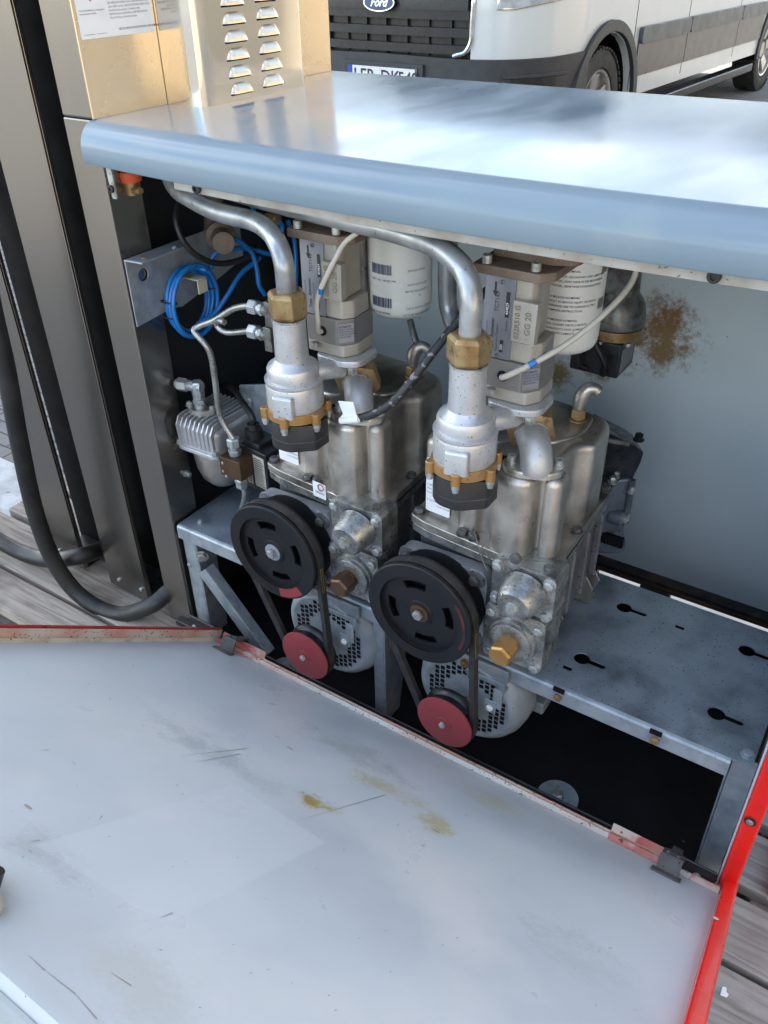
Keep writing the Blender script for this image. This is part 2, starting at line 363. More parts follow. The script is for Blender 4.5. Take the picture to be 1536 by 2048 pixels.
# ================================================================== SETTING
GZ = -0.36
def ground_mat():
    m = bpy.data.materials.new('pavers'); m.use_nodes = True; nt = m.node_tree; N = nt.nodes; lk = nt.links.new; b = N['Principled BSDF']
    tc = N.new('ShaderNodeTexCoord'); br = N.new('ShaderNodeTexBrick')
    br.inputs['Scale'].default_value = 5.0; br.inputs['Mortar Size'].default_value = .018; br.inputs['Mortar Smooth'].default_value = .4
    br.inputs['Color1'].default_value = (.23, .22, .20, 1); br.inputs['Color2'].default_value = (.17, .165, .155, 1); br.inputs['Mortar'].default_value = (.07, .065, .06, 1)
    n = N.new('ShaderNodeTexNoise'); n.inputs['Scale'].default_value = 40; n.inputs['Detail'].default_value = 8
    lk(tc.outputs['Object'], br.inputs['Vector']); lk(tc.outputs['Object'], n.inputs['Vector'])
    x = N.new('ShaderNodeMix'); x.data_type = 'RGBA'; x.blend_type = 'MULTIPLY'; x.inputs['Factor'].default_value = .55
    lk(br.outputs['Color'], x.inputs['A']); lk(n.outputs['Color'], x.inputs['B'])
    h = N.new('ShaderNodeHueSaturation'); h.inputs['Saturation'].default_value = .6; h.inputs['Value'].default_value = 1.5; lk(x.outputs['Result'], h.inputs['Color'])
    lk(h.outputs['Color'], b.inputs['Base Color']); b.inputs['Roughness'].default_value = .85
    bp = N.new('ShaderNodeBump'); bp.inputs['Strength'].default_value = .6; bp.inputs['Distance'].default_value = .01
    lk(br.outputs['Fac'], bp.inputs['Height']); bp.invert = True; lk(bp.outputs['Normal'], b.inputs['Normal'])
    return m
m_ground = ground_mat()
g = MB(); g.add([(-120,-120,GZ),(120,-120,GZ),(120,120,GZ),(-120,120,GZ)], [(0,1,2,3)])
tag(obj('pavement', g, m_ground), None, None, kind='structure')

def wood_mat(name, c, c2, c3):
    m = bpy.data.materials.new(name); m.use_nodes = True; nt = m.node_tree; N = nt.nodes; lk = nt.links.new; b = N['Principled BSDF']
    tc = N.new('ShaderNodeTexCoord'); oi = N.new('ShaderNodeObjectInfo'); ad = N.new('ShaderNodeVectorMath')
    ml = N.new('ShaderNodeMath'); ml.operation = 'MULTIPLY'; ml.inputs[1].default_value = 9.3; lk(oi.outputs['Random'], ml.inputs[0])
    lk(tc.outputs['Object'], ad.inputs[0]); lk(ml.outputs[0], ad.inputs[1])
    mp = N.new('ShaderNodeMapping'); mp.inputs['Scale'].default_value = (2.2, 26, 26); lk(ad.outputs[0], mp.inputs['Vector'])
    n = N.new('ShaderNodeTexNoise'); n.inputs['Scale'].default_value = 3.2; n.inputs['Detail'].default_value = 9; n.inputs['Distortion'].default_value = 1.2
    lk(mp.outputs['Vector'], n.inputs['Vector'])
    n2 = N.new('ShaderNodeTexNoise'); n2.inputs['Scale'].default_value = 7; n2.inputs['Detail'].default_value = 6; lk(ad.outputs[0], n2.inputs['Vector'])
    cr = N.new('ShaderNodeValToRGB'); cr.color_ramp.elements[0].color = (*c2, 1); cr.color_ramp.elements[0].position = .36; cr.color_ramp.elements[1].color = (*c, 1); cr.color_ramp.elements[1].position = .58
    lk(n.outputs['Fac'], cr.inputs['Fac'])
    r = N.new('ShaderNodeMapRange'); r.inputs['From Min'].default_value = .55; r.inputs['From Max'].default_value = .72; lk(n2.outputs['Fac'], r.inputs['Value'])
    x = N.new('ShaderNodeMix'); x.data_type = 'RGBA'; lk(cr.outputs['Color'], x.inputs['A']); x.inputs['B'].default_value = (*c3, 1); lk(r.outputs['Result'], x.inputs['Factor'])
    lk(x.outputs['Result'], b.inputs['Base Color']); b.inputs['Roughness'].default_value = .8
    bp = N.new('ShaderNodeBump'); bp.inputs['Strength'].default_value = .7; bp.inputs['Distance'].default_value = .002
    lk(n.outputs['Fac'], bp.inputs['Height']); lk(bp.outputs['Normal'], b.inputs['Normal'])
    return m
m_wood = wood_mat('weathered_pallet_wood', (.36, .31, .26), (.20, .165, .135), (.12, .09, .07))
m_wood2 = wood_mat('grey_pallet_wood', (.34, .31, .285), (.21, .185, .17), (.17, .14, .12))

def pallet(x0, x1, rows, label, m, zt=-.065):
    t = thing('wooden_pallet', ((x0+x1)/2, (rows[0][0]+rows[-1][1])/2, GZ), label, 'pallet', 'wooden pallets under the dispenser')
    for (a, b_) in rows:
        jj = random.uniform(-.008, .008)
        g = MB(); g.box((x0+jj, a, zt-.022), (x1+jj, b_, zt)); obj('board', g, m, t, .0022)
        if x0 > .3 and b_ < .2:
            for q in (.3, .7): g = MB(); px = x1-.5+random.uniform(-.02, .02); g.cyl((px, a+(b_-a)*q, zt-.001), (px, a+(b_-a)*q, zt+.0008), .0035, n=10); obj('nail', g, m_boltD, t)
    y0, y1 = rows[0][0]+.01, rows[-1][1]-.01
    for px in (x0+.05, (x0+x1)/2, x1-.05):
        g = MB(); g.box((px-.045, y0, zt-.125), (px+.045, y1, zt-.0225)); obj('stringer', g, m, t, .003)
    for (a, b_) in rows[::2]:
        g = MB(); g.box((x0, a, zt-.147), (x1, b_, zt-.1255)); obj('base_board', g, m, t, .002)
    for px in (x0+.05, (x0+x1)/2, x1-.05):
        g = MB(); g.box((px-.045, y0, GZ+.022), (px+.045, y1, zt-.1475)); obj('stringer', g, m, t, .003)
    for (a, b_) in rows[::2]:
        g = MB(); g.box((x0, a, GZ+.001), (x1, b_, GZ+.0215)); obj('base_board', g, m, t, .002)
    return t
pallet(-.66, .36, [(-.100,-.027),(-.019,.093),(.108,.205),(.222,.32),(.335,.43),(.445,.54)], 'brown weathered wooden pallet under the steel strips and black hoses', m_wood)
pallet(.38, 1.45, [(-.35,-.245),(-.238,-.138),(-.130,-.043),(-.034,.052),(.072,.155),(.175,.26),(.28,.37),(.39,.48)], 'grey weathered wooden pallet right of the red door edge', m_wood2)
g = MB(); g.box((.885, .062, -.060), (.93, .42, -.035))
tag(obj('wood_plank', g, wood_mat('pale_plank_wood', (.55,.50,.46), (.42,.38,.34), (.36,.32,.28)), None, .002, loc=(.9,.2,-.062)), 'pale whitish plank lying across the grey pallet behind the red panel', 'plank')
g = MB(); g.plate(rpoly([(0,0),(.007,.001),(.008,.005),(.005,.006),(.004,.011),(0,.010)], .001), [], A(1440,1990,'z',-.0645), X, Y, Z, .002)
p_ = A(1440,1990,'z',-.0645); tag(obj('paint_chip', g, m_paper, None, loc=p_), 'small white paint chip lying on the grey pallet board', 'paint chip')
g = MB(); g.box((-2.2, .30, GZ+.001), (-.965, .46, GZ+.05))
tag(obj('kerb_stone', g, mat('painted_kerb', (.55,.56,.56), 0, .8, (.40,.40,.39), 14, .4, .6, speck=(.2,.19,.18), sps=60, spt=.68, bump=.8, bs=60), None, .008, loc=(-1.5,.38,GZ)), 'rough white painted kerb stone beside the pallet at far left', 'kerb stone')

# sunlit building across the yard to the right: what the polished column mirrors
m_wall = mat('beige_render', (.56, .48, .37), 0, .85, (.52, .44, .33), 2, .4, .6)
t = thing('station_building', (7, 6, GZ), 'beige rendered building out of frame right, mirrored in the steel column', 'building')
g = MB(); g.box((4.8, -7.0, GZ), (12, 16, 3.6)); obj('wall', g, m_wall, t)
g = MB(); g.box((4.6, -7.2, 3.6), (12.2, 16.2, 3.9)); obj('roof', g, m_black, t)

# unseen street front beyond the van, added to tone down the sky mirrored in the lid
t = thing('added_reflection_house', (-22, 34, GZ), 'long pale house front added unseen far behind the van for the lid to mirror', 'building')
g = MB(); g.box((-46, 30, GZ), (-3.5, 40, 8.0)); obj('wall', g, mat('pale_render', (.55,.55,.53), 0, .85), t)
g = MB(); g.box((-46.3, 29.7, 8.0), (-3.2, 40.3, 8.5)); obj('roof', g, m_boltD, t)
g = MB(); g.box((-.2, .522, -.0645), (1.1, 1.3, -.045)); tag(obj('sunlit_ground_board', g, mat('sunlit_ground_tone', (.78,.76,.73), 0, .6), None, .002, loc=(.4,.8,-.065)), 'whitish board added in place of sunlit ground in the gap behind the shelf', 'board')  # added board, its near-white colour stands in for sunlit ground

# unseen flat canopy roof, added to keep the sun off the dispenser and van
m_kerbw = mat('post_white', (.55,.55,.55), 0, .5)
t = thing('added_shade_canopy', (-3.2, 4.6, GZ), 'flat white canopy added above the frame to shade the dispenser and the van', 'canopy')
g = MB(); g.box((-8.5, .75, 4.5), (1.9, 9.0, 4.9)); obj('roof', g, mat('canopy_white', (.62,.62,.60), 0, .6), t)
for px, py in ((-7.5, 2.2), (-7.5, 7.8), (1.2, 8.4)):
    g = MB(); g.box((px-.12, py-.12, GZ), (px+.12, py+.12, 4.4995)); obj('post', g, m_kerbw, t)

# ================================================================== VAN
VX, VY, VH, VZ = -2.255, 5.08, -1.63, GZ
def vp(s, l, z):
    ch, sh = math.cos(VH), math.sin(VH)
    return Vector((VX+ch*s-sh*l, VY+sh*s+ch*l, VZ+z))
van = thing('delivery_van', vp(-1.8, 0, 0), 'white delivery van parked behind the cabinet, black grille towards us', 'van')
m_vw = mat('van_white_paint', (.66, .68, .67), 0, .22, (.63, .65, .64), 3, .4, .6, rvar=.03, coat=.5)
m_vb = mat('van_grey_plastic', (.035, .037, .043), 0, .5, (.042, .045, .05), 20, .4, .6, rvar=.06)
m_vk = mat('van_black_plastic', (.012, .013, .015), 0, .35, (.02, .02, .022), 20, .4, .6)
m_tyre = mat('tyre_rubber', (.02, .02, .021), 0, .7, (.035, .034, .033), 20, .4, .6, bump=.4, bs=60)
m_rim = mat('silver_rim', (.50, .49, .47), .6, .35)
m_glass = mat('dark_glass', (.02, .025, .03), 0, .04, spec=.8)
m_chrome = mat('chrome', (.7, .7, .7), 1, .12)
def plan(t):
    """front outline: t 0..1 from the nose centre to the flank, gives (s,l)"""
    P = [(1.00, 0), (.995, .35), (.955, .62), (.86, .80), (.68, .92), (.45, .985), (.30, 1.0)]
    u = t*(len(P)-1); i = min(int(u), len(P)-2); f = u-i
    p0 = P[max(i-1, 0)] if i else (1.0, -.35); p1 = P[i]; p2 = P[i+1]; p3 = P[min(i+2, len(P)-1)]
    if i == len(P)-2: p3 = (.1, 1.0)
    return tuple(.5*((2*p1[k])+(-p0[k]+p2[k])*f+(2*p0[k]-5*p1[k]+4*p2[k]-p3[k])*f*f+(-p0[k]+3*p1[k]-3*p2[k]+p3[k])*f**3) for k in (0, 1))
def patch(t0, t1, zf0, zf1, off=0.0, lean=None, n=26, m=8, side=1, thk=.02):
    """curved panel of the nose between two heights; lean(z) pulls it backwards"""
    b = MB(); vs = []; fs = []
    for layer in (0, 1):
        for i in range(n+1):
            t = t0+(t1-t0)*i/n; s, l = plan(t); s2, l2 = plan(min(1, t+.01)); s1, l1 = plan(max(0, t-.01))
            dx, dy = s2-s1, l2-l1; q = math.hypot(dx, dy) or 1; nx, ny = dy/q, -dx/q
            for j in range(m+1):
                z = zf0(t)+(zf1(t)-zf0(t))*j/m; o = off-layer*thk
                bk = lean(z) if lean else 0
                k = max(0, 1-l*l*.9)
                vs.append(vp(s+nx*o-bk*(.35+.65*k), side*(l+ny*o-bk*.12), z))
    N1 = (n+1)*(m+1)
    for L_ in (0, 1):
        for i in range(n):
            for j in range(m):
                a = L_*N1+i*(m+1)+j; fs.append((a, a+m+1, a+m+2, a+1))
    def strip(idx):
        for a, b2 in zip(idx[:-1], idx[1:]): fs.append((a, b2, b2+N1, a+N1))
    strip([j for j in range(m+1)]); strip([n*(m+1)+j for j in range(m+1)])
    strip([i*(m+1) for i in range(n+1)]); strip([i*(m+1)+m for i in range(n+1)])
    b.add(vs, fs); return b
def lean_hood(z): return 0 if z < .95 else (z-.95)**2*1.6
c_ = lambda v: (lambda t: v)
gr = c_(.62)
for sd_ in (1, -1):
    # bumper, fenders/bonnet face
    obj('bumper', patch(0, 1, c_(.22), lambda t: .705-.012*math.sin(t*3.1), .022, side=sd_), m_vb, van, ang=60)
    obj('fender', patch(.315, 1, c_(.695), lambda t: 1.20-.12*(1-t), .0, lean_hood, side=sd_), m_vw, van, ang=60)
    obj('bonnet', patch(0, .33, c_(1.10), c_(1.30), .0, lean_hood, side=sd_), m_vw, van, ang=60)
b = patch(0, .33, c_(.69), c_(1.12), -.06, lean_hood); b2 = patch(0, .33, c_(.69), c_(1.12), -.06, lean_hood, side=-1); b.add(b2.v, b2.f)
grille = obj('grille', b, m_vk, van, ang=60)
b = MB()
for sd_ in (1, -1):
    for z in (.715, .80, .885): q = patch(0, .305, c_(z), c_(z+.045), -.005, lean_hood, m=2, side=sd_, thk=.045); b.add(q.v, q.f)
    q = patch(0, .30, c_(.93), c_(1.0), .004, lean_hood, m=2, side=sd_, thk=.045); b.add(q.v, q.f)
obj('slat', b, m_vk, grille, ang=50)
b = MB()
for k in range(-3, 4):
    l = k*.15
    b.obox(vp(.955-abs(l)*.04, l, .85), vp(1, 0, 0)*0+(vp(.02, 0, 0)-vp(0, 0, 0)), vp(0, .008, 0)-vp(0, 0, 0), Z*.30)
obj('grille_rib', b, m_vk, grille)
# chrome/white side frame of the grille
for sd_ in (1, -1):
    pts = []
    for z in (.715, .73, .78, .85, .92, 1.0, 1.1):
        tt = .317+.0*(z) - (.05 if z < .72 else 0.02 if z < .74 else 0)+(.03*(z-.78))
        s, l = plan(tt); bk = lean_hood(z)*(.35+.65*max(0, 1-l*l*.9)); pts.append(vp(s+.006-bk, sd_*l, z))
    s, l = plan(.25); pts = [vp(s+.006, sd_*l, .706)]+pts
    obj('grille_frame', MB().tube(pts, .014, 8, 5), m_chrome, van)
# badge
bd = Vector(vp(1.02-lean_hood(.96), .0, .962))
ex = (vp(0, 1, 0)-vp(0, 0, 0)).normalized(); nf = (vp(1, 0, 0)-vp(0, 0, 0)).normalized(); ez = (Z*.97-nf*.10).normalized(); nf = (nf*.97+Z*.10)
# picture-left of the van is its own right side, so letters run along +l
b = MB(); b.plate([(.112*math.cos(a*math.pi/20), .046*math.sin(a*math.pi/20)) for a in range(40)], [], bd, ex, ez, nf, .012)
badge = obj('badge', b, m_chrome, van, .002)
b = MB(); b.plate([(.104*math.cos(a*math.pi/20), .040*math.sin(a*math.pi/20)) for a in range(40)], [], bd+nf*.0121, ex, ez, nf, .002)
obj('emblem_field', b, mat('badge_blue', (.012, .035, .13), .2, .2), badge)
b = MB(); text(b, 'Ford', bd+nf*.0145-ez*.019, ex, ez, .062, 'CENTER', .012)
b.xform(lambda v: v+ex*(.35*(v-(bd-ez*.019)).dot(ez)))
obj('lettering', b, m_chrome, badge)
# number plate
pc = vp(1.045, 0.02, .585)
b = MB(); b.plate(rrect(-.26, -.055, .26, .055, .008), [], pc, ex, Z, nf, .006); npl = obj('number_plate', b, m_paper, van)
b = MB(); b.plate(rrect(-.258, -.053, -.215, .053, .004), [], pc+nf*.0061, ex, Z, nf, .001); obj('country_band', b, mat('plate_blue', (.01, .06, .42), 0, .4), npl)
b = MB(); b.plate(rrect(-.26, -.055, .26, .055, .008), [rrect(-.254, -.049, .254, .049, .006)[::-1]], pc+nf*.0062, ex, Z, nf, .001); text(b, 'LER', pc+nf*.0075+ex*-.205-Z*.037, ex, Z, .102, bold=.012); text(b, 'DK', pc+nf*.0075+ex*.0-Z*.037, ex, Z, .102, bold=.012); text(b, '548', pc+nf*.0075+ex*.13-Z*.037, ex, Z, .098, bold=.012)
obj('plate_lettering', b, m_ink, npl)
b = MB(); b.obox(pc-nf*.02, ex*.6, Z*.15, nf*.03); obj('plate_holder', b, m_vb, van, .004)
# headlights
for sd_ in (1, -1):
    hl = obj('headlight', patch(.42, .80, lambda t: .935+.16*max(0, t-.5), lambda t: 1.06+.05*t, .008, lean_hood, side=sd_, thk=.03), m_chrome, van, .004, ang=60)
    obj('lens', patch(.43, .79, lambda t: .945+.16*max(0, t-.5), lambda t: 1.05+.05*t, .014, lean_hood, side=sd_, thk=.004), mat('lamp_lens', (.50,.53,.56), 0, .08, (.30,.32,.35), 14, .4, .6), hl, ang=60)
    # fog lamp recess with a rib below it
    fg = obj('fog_lamp_recess', patch(.50, .72, c_(.55), c_(.60), .028, side=sd_, thk=.01), m_vk, van, .003, ang=60)
    obj('fog_lamp_trim', patch(.46, .78, c_(.60), c_(.62), .034, side=sd_, thk=.012), m_vb, van, .004, ang=60)
# flanks
WB = 3.75
def arch(s0, r, zc=.34, n=16, a0=-.18):
    return [(s0+r*math.cos(a0+(math.pi-2*a0)*k/n), zc+r*math.sin(a0+(math.pi-2*a0)*k/n)) for k in range(n+1)]
ex_s = (vp(1, 0, 0)-vp(0, 0, 0)); ex_l = (vp(0, 1, 0)-vp(0, 0, 0))
for sd_ in (1, -1):
    o_ = vp(0, sd_*(1.0-.012*(sd_ > 0)), 0); out_ = ex_l*sd_
    fa = arch(0, .43); ra = arch(-WB, .43)
    outl = [(.32, .30), (.32, 1.22), (-.35, 1.90), (-4.75, 1.90), (-4.8, .30)]+[(p[0], p[1]) for p in ra[::-1] if p[1] > .30]+[(p[0], p[1]) for p in fa[::-1] if p[1] > .30]
    b = MB(); b.plate(outl, [], o_-out_*.03, ex_s, Z, out_, .042); obj('side_panel', b, m_vw, van)
    for s0 in (0, -WB):
        b = MB(); aa = arch(s0, .4345, n=20, a0=-.10); nn_ = len(aa); vs = [vp(p[0], sd_*l_, p[1]) for l_ in (.55, .980) for p in aa]; b.add(vs, [(k, k+1, k+1+nn_, k+nn_) for k in range(nn_-1)]+[tuple(range(nn_))]); obj('wheel_liner', b, m_dark, van)
    b = MB(); b.obox(vp(-2.55, sd_*.93, 2.14), ex_s*4.4, ex_l*.12, Z*.48); obj('upper_side', b, m_vw, van, .02)
    ring = arch(0, .435, n=24, a0=-.10); ring2 = arch(0, .50, n=24, a0=-.05)
    b = MB(); b.plate(ring+ring2[::-1], [], o_+out_*.013, ex_s, Z, out_, .028); obj('wheel_arch', b, m_vb, van, .010, seg=3)
    ring = arch(-WB, .435, n=24, a0=-.10); ring2 = arch(-WB, .50, n=24, a0=-.05)
    b = MB(); b.plate(ring+ring2[::-1], [], o_+out_*.013, ex_s, Z, out_, .02); obj('wheel_arch', b, m_vb, van, .008)
    m_low = MATS.get('lower_trim') or mat('lower_trim', (.085, .068, .055), 0, .32, (.075, .06, .05), 4, .4, .6, rvar=.06, coat=.2)  # brown of the mirrored ground is put into the trim colour
    for (s0, s1) in ((-.47, -1.365), (-1.375, -2.56), (-2.57, -3.26)):
        b = MB(); b.plate(rrect(s1, .475, s0, .675, .012), [], o_+out_*.0125, ex_s, Z, out_, .010); obj('lower_trim', b, m_low, van, .004)
        b = MB(); b.plate(rrect(s1, .668, s0, .765, .03), [], o_+out_*.0135, ex_s, Z, out_, .030); obj('side_moulding', b, MATS.get('moulding_grey') or mat('moulding_grey', (.085,.095,.105), 0, .42, (.075,.085,.095), 5, .4, .6), van, .014, seg=4)
    for s in (-.40, -1.37, -2.565):
        b = MB(); b.obox(o_+ex_s*s+Z*.85+out_*.0125, ex_s*.008, out_*.001, Z*.9); obj('door_gap', b, m_dark, van)
    b = MB(); b.obox(vp(-1.85, sd_*.96, .255), ex_s*2.75, ex_l*.10, Z*.07); obj('sill', b, m_vk, van, .012)
    b = MB(); b.obox(o_+ex_s*(-.9)+Z*1.62+out_*.0, ex_s*.9, out_*.03, Z*.4); obj('door_window', b, m_glass, van, .004)
# body core, windscreen, roof, back
b = MB(); b.obox(vp(-2.15, 0, .80), ex_s*5.2, ex_l*1.5, Z*.7); obj('underbody', b, m_vk, van)
b = MB(); b.add([vp(.55,-.9,1.24), vp(.55,.9,1.24), vp(-.25,.86,2.05), vp(-.25,-.86,2.05), vp(.5,-.9,1.2), vp(.5,.9,1.2), vp(-.32,.86,2.02), vp(-.32,-.86,2.02)],
                [(0,1,2,3),(7,6,5,4),(0,4,5,1),(1,5,6,2),(2,6,7,3),(3,7,4,0)]); obj('windscreen', b, m_glass, van)
b = MB(); b.add([vp(.97,-.7,1.20), vp(.97,.7,1.20), vp(.53,.9,1.32), vp(.53,-.9,1.32), vp(.97,-.7,1.16), vp(.97,.7,1.16), vp(.53,.9,1.28), vp(.53,-.9,1.28)],
                [(0,1,2,3),(7,6,5,4),(0,4,5,1),(1,5,6,2),(2,6,7,3),(3,7,4,0)]); obj('bonnet_top', b, m_vw, van, .01)
b = MB(); b.obox(vp(-2.5, 0, 2.42), ex_s*4.6, ex_l*1.84, Z*.08); obj('roof', b, m_vw, van, .03)
b = MB(); b.obox(vp(-4.78, 0, 1.35), ex_s*.05, ex_l*1.9, Z*2.1); obj('rear_door', b, m_vw, van, .01)
def wheel(s, sd_):
    c = vp(s, sd_*.865, .345); ax = ex_l*sd_
    b = MB(); b.lathe(c, ax, [(-.11,.235),(-.115,.30),(-.095,.338),(-.05,.345),(.06,.345),(.095,.336),(.112,.30),(.105,.232),(.085,.222)], 48, False)
    for k in range(48):
        a = 2*math.pi*k/48; d = ex_s*math.cos(a)+Z*math.sin(a); tq = -ex_s*math.sin(a)+Z*math.cos(a)
        b.obox(c+d*.345+ax*.055, tq*.028, ax*.055, d*.010)
        b.obox(c+d*.340+ax*.10, tq*.030, ax*.018, d*.012)
    ty = obj('tyre', b, m_tyre, van)
    b = MB(); b.lathe(c, ax, [(-.09,.225),(.09,.225),(.10,.218),(.095,.205),(.045,.198),(.03,.07),(.055,.062),(.058,.0001)], 40, True)
    rm = obj('rim', b, m_rim, van)
    b = MB()
    for k in range(5):
        a = 2*math.pi*k/5+.3; a2 = a+.30; a1 = a-.30
        f = lambda an, r, h: c+(ex_s*math.cos(an)+Z*math.sin(an))*r+ax*h
        b.add([f(a1,.20,.0805), f(a2,.20,.0805), f(a2+.1,.09,.060), f(a1-.1,.09,.060), f(a1,.20,.060), f(a2,.20,.060), f(a2+.1,.09,.046), f(a1-.1,.09,.046)],
              [(0,1,2,3),(7,6,5,4),(0,4,5,1),(1,5,6,2),(2,6,7,3),(3,7,4,0)])
    obj('spoke', b, m_rim, rm, .004)
for s in (0, -WB):
    for sd_ in (1, -1): wheel(s, sd_)

# ================================================================== COLUMN, STRIPS
col = thing('steel_column', (-.078, .27, -.055), 'brushed stainless column with louvred cover rising through the left end of the lid', 'column')
g = MB(); g.box((-.105, .037, -.055), (-.05, .092, .747)); obj('post', g, m_steel, col, .0022)
g = MB(); g.box((-.105, .037, .7475), (-.0525, .508, 1.55)); obj('upper_column', g, m_steel, col, .003)
g = MB(); g.box((-.0523, .0375, .7475), (-.0500, .508, 1.55)); obj('reflection_sheet', g, m_steelc, col, .001)  # extra sheet whose colour carries the warm reflection on this side
# louvred cover with a big rounded front corner
def hp(y0, y1, x0, x1, r):
    return rpoly([(x0, y0), (x1, y0, r), (x1, y1, .006), (x0, y1)], .001, 8)
g = MB(); g.prism(rpoly([(-.0495, .157), (.012, .157, .030), (.012, .362, .006), (-.0495, .362, .001)], .001, 10), .7475, 1.55); hs = obj('louvred_cover', g, m_steelp, col, ang=30)
for k in range(8):
    for c in (0, 1):
        yc = .229+c*.063-(k*.0003); z0 = .757+k*.0193+c*.0015; g = MB()
        # a pressed hood: flush along its top, standing out and open along its bottom
        P = []; w_, h_, d_ = .043, .0118, .0062; n = 16; vs = []
        for i in range(n+1):
            u = -1+2*i/n; prof = (1-abs(u)**5)**.8 if abs(u) < 1 else 0
            for j in range(5):
                v = j/4; vs.append((.0122+d_*prof*(1-v**1.6), yc+u*w_/2*(1-.12*v), z0+h_*v*(.35+.65*prof)))
        fs = [(i*5+j, i*5+j+1, (i+1)*5+j+1, (i+1)*5+j) for i in range(n) for j in range(4)]
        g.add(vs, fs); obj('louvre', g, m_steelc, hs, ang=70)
        g = MB(); g.box((.0121, yc-w_*.46, z0-.0022), (.0128, yc+w_*.46, z0+.0004)); obj('louvre_gap', g, m_dark, hs)
# warning stickers on the column
sx = -.0496
g = MB(); g.box((-.0499, .043, .829), (-.0494, .153, .95)); stk = obj('warning_sticker', g, m_paper, col)
g = MB(); gi = MB()
ty_ = Vector((0, 1, 0)); o1 = Vector((-.0493, .088, .868))
rows = ['nicht einatmen. Darf nur in für Kraftstoffe', 'bestimmten Behältern aufbewahrt werden.', 'BEI VERSCHLUCKEN: Sofort GIFTINFORMATION', 'oder ARZT anrufen. BEI EXPOSITION ODER FALLS', 'Ärztlichen Rat einholen / Ärztliche Hilfe', 'KEIN Erbrechen herbeiführen. BEI BERÜHRUNG', 'Mit viel Wasser und Seife waschen.']
lines(g, rows, o1, Y, Z, .0029, 1.25); text(g, 'NIE ZU REINIGUNGSZWECKEN VERWENDEN', (-.0493, .098, .8345), Y, Z, .0031, bold=.01)
lines(g, ['Nur Kraftstoffbehälter und geeignete', 'Reservekanister befüllen.'], (-.0493, .046, .8555), Y, Z, .0024); text(g, 'Aral Aktiengesellschaft      www.umwelt-info.de', (-.0493, .047, .8325), Y, Z, .0017)
obj('sticker_text', g, m_ink, stk)
g = MB(); cc = Vector((-.0493, .064, .874)); q = .0095
g.plate([(-q, 0), (0, -q), (q, 0), (0, q)], [[(-q*.8, 0), (0, -q*.8), (q*.8, 0), (0, q*.8)]], cc, Y, Z, X, .0002); obj('hazard_diamond', g, m_inkr, stk)
g = MB(); g.box((-.0499, .372, .852), (-.0494, .452, .95)); stk = obj('warning_sticker', g, m_paper, col)
g = MB(); lines(g, ['Spritzer / Dämpfe', 'nicht einatmen', 'P210', 'P260'], (-.0493, .40, .874), Y, Z, .0030); text(g, 'umwelt-info.de', (-.0493, .375, .8555), Y, Z, .0022); obj('sticker_text', g, m_ink, stk)

def strip(xa, xb, label):
    t = thing('steel_strip', ((xa+xb)/2, .05, -.064), label, 'steel panel', 'upright stainless strips left of the column')
    g = MB(); g.box((xa, .05, -.058), (xb, .0535, 1.5)); g.box((xb-.003, .0537, -.058), (xb, .060, 1.5)); g.box((xa, .0537, -.058), (xa+.003, .085, 1.5)); obj('panel', g, m_steel, t, .0012)
    g = MB(); g.box((xa+.008, .058, -.064), (xb-.008, .12, -.05)); obj('foot', g, m_blackp, t)
    for q in (.30, .88): screw(t, (xa+(xb-xa)*q, .05, -.038+q*.004), (0, -1, 0), .0035, .0035, name='screw')
    return t
strip(-.273, -.173, 'stainless strip nearest the column, with two screws at its foot')
strip(-.435, -.345, 'stainless strip farther left, behind the curving black hose')
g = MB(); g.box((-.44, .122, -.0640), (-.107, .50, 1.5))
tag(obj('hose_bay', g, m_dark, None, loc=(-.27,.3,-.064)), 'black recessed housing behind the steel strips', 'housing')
# hoses
def onp(l): return [A(*p) for p in l]
h1 = onp([(-60,380,'y',-.03),(-20,600,'y',-.03),(12,740,'y',-.03),(40,890,'y',-.03),(72,1030,'y',-.028),(112,1130,'y',-.02),(165,1195,'y',-.01),(235,1228,'y',.0)])
h1 += [A(300,1212,'y',.02), A(335,1185,'y',.045)]
h1 += [h1[-1]+Vector((.03,.035,.03)), h1[-1]+Vector((.03,.08,.07))]
ho = tag(obj('fuel_hose', MB().tube(h1, .0143, 18, 10), m_rubber, None, loc=h1[7]), 'long black rubber hose looping down and into the column foot', 'hose', 'black fuel hoses at the left')
h2 = onp([(-60,1040,'y',.005),(0,1082,'y',.005),(50,1108,'y',.008),(100,1120,'y',.012),(160,1112,'y',.02)])
h2 += [A(205,1098,'y',.075), A(260,1080,'y',.105)]
tag(obj('fuel_hose', MB().tube(h2, .0150, 18, 10), m_rubber, None, loc=h2[3]), 'short black rubber hose running level behind the long hose, left of the strips', 'hose', 'black fuel hoses at the left')

# ================================================================== CABINET SHELL
def yf(x): return .019-.028*(1-((x-.42)/.5)**2)
cab = thing('dispenser_cabinet', (.40, .25, -.064), 'open fuel dispenser cabinet, pale glossy lid, red side panel and tilted open door', 'cabinet')
g = MB(); vs = []; fs = []; xs = [-.056+.956*i/48 for i in range(49)]
for i, x in enumerate(xs):
    y = yf(x); e = 0
    R = .030; pr = [(.51, .748)]
    pr += [(y+R-R*math.sin(a)*1.0, .748-R+R*math.cos(a)) for a in [math.pi/2*k/9 for k in range(10)]]
    pr += [(y+.0005, .7045), (y+.002, .7025), (y+.016, .7025), (y+.016, .7045), (y+.003, .7048), (y+.003, .716)]
    pr += [(y+R-(R-.003)*math.cos(a), .718+(R-.003)*math.sin(a)) for a in (.3, .8, 1.2, 1.57)]
    pr += [(.51, .745)]
    m_ = len(pr)
    for (yy, zz) in pr: vs.append((x, yy, zz))
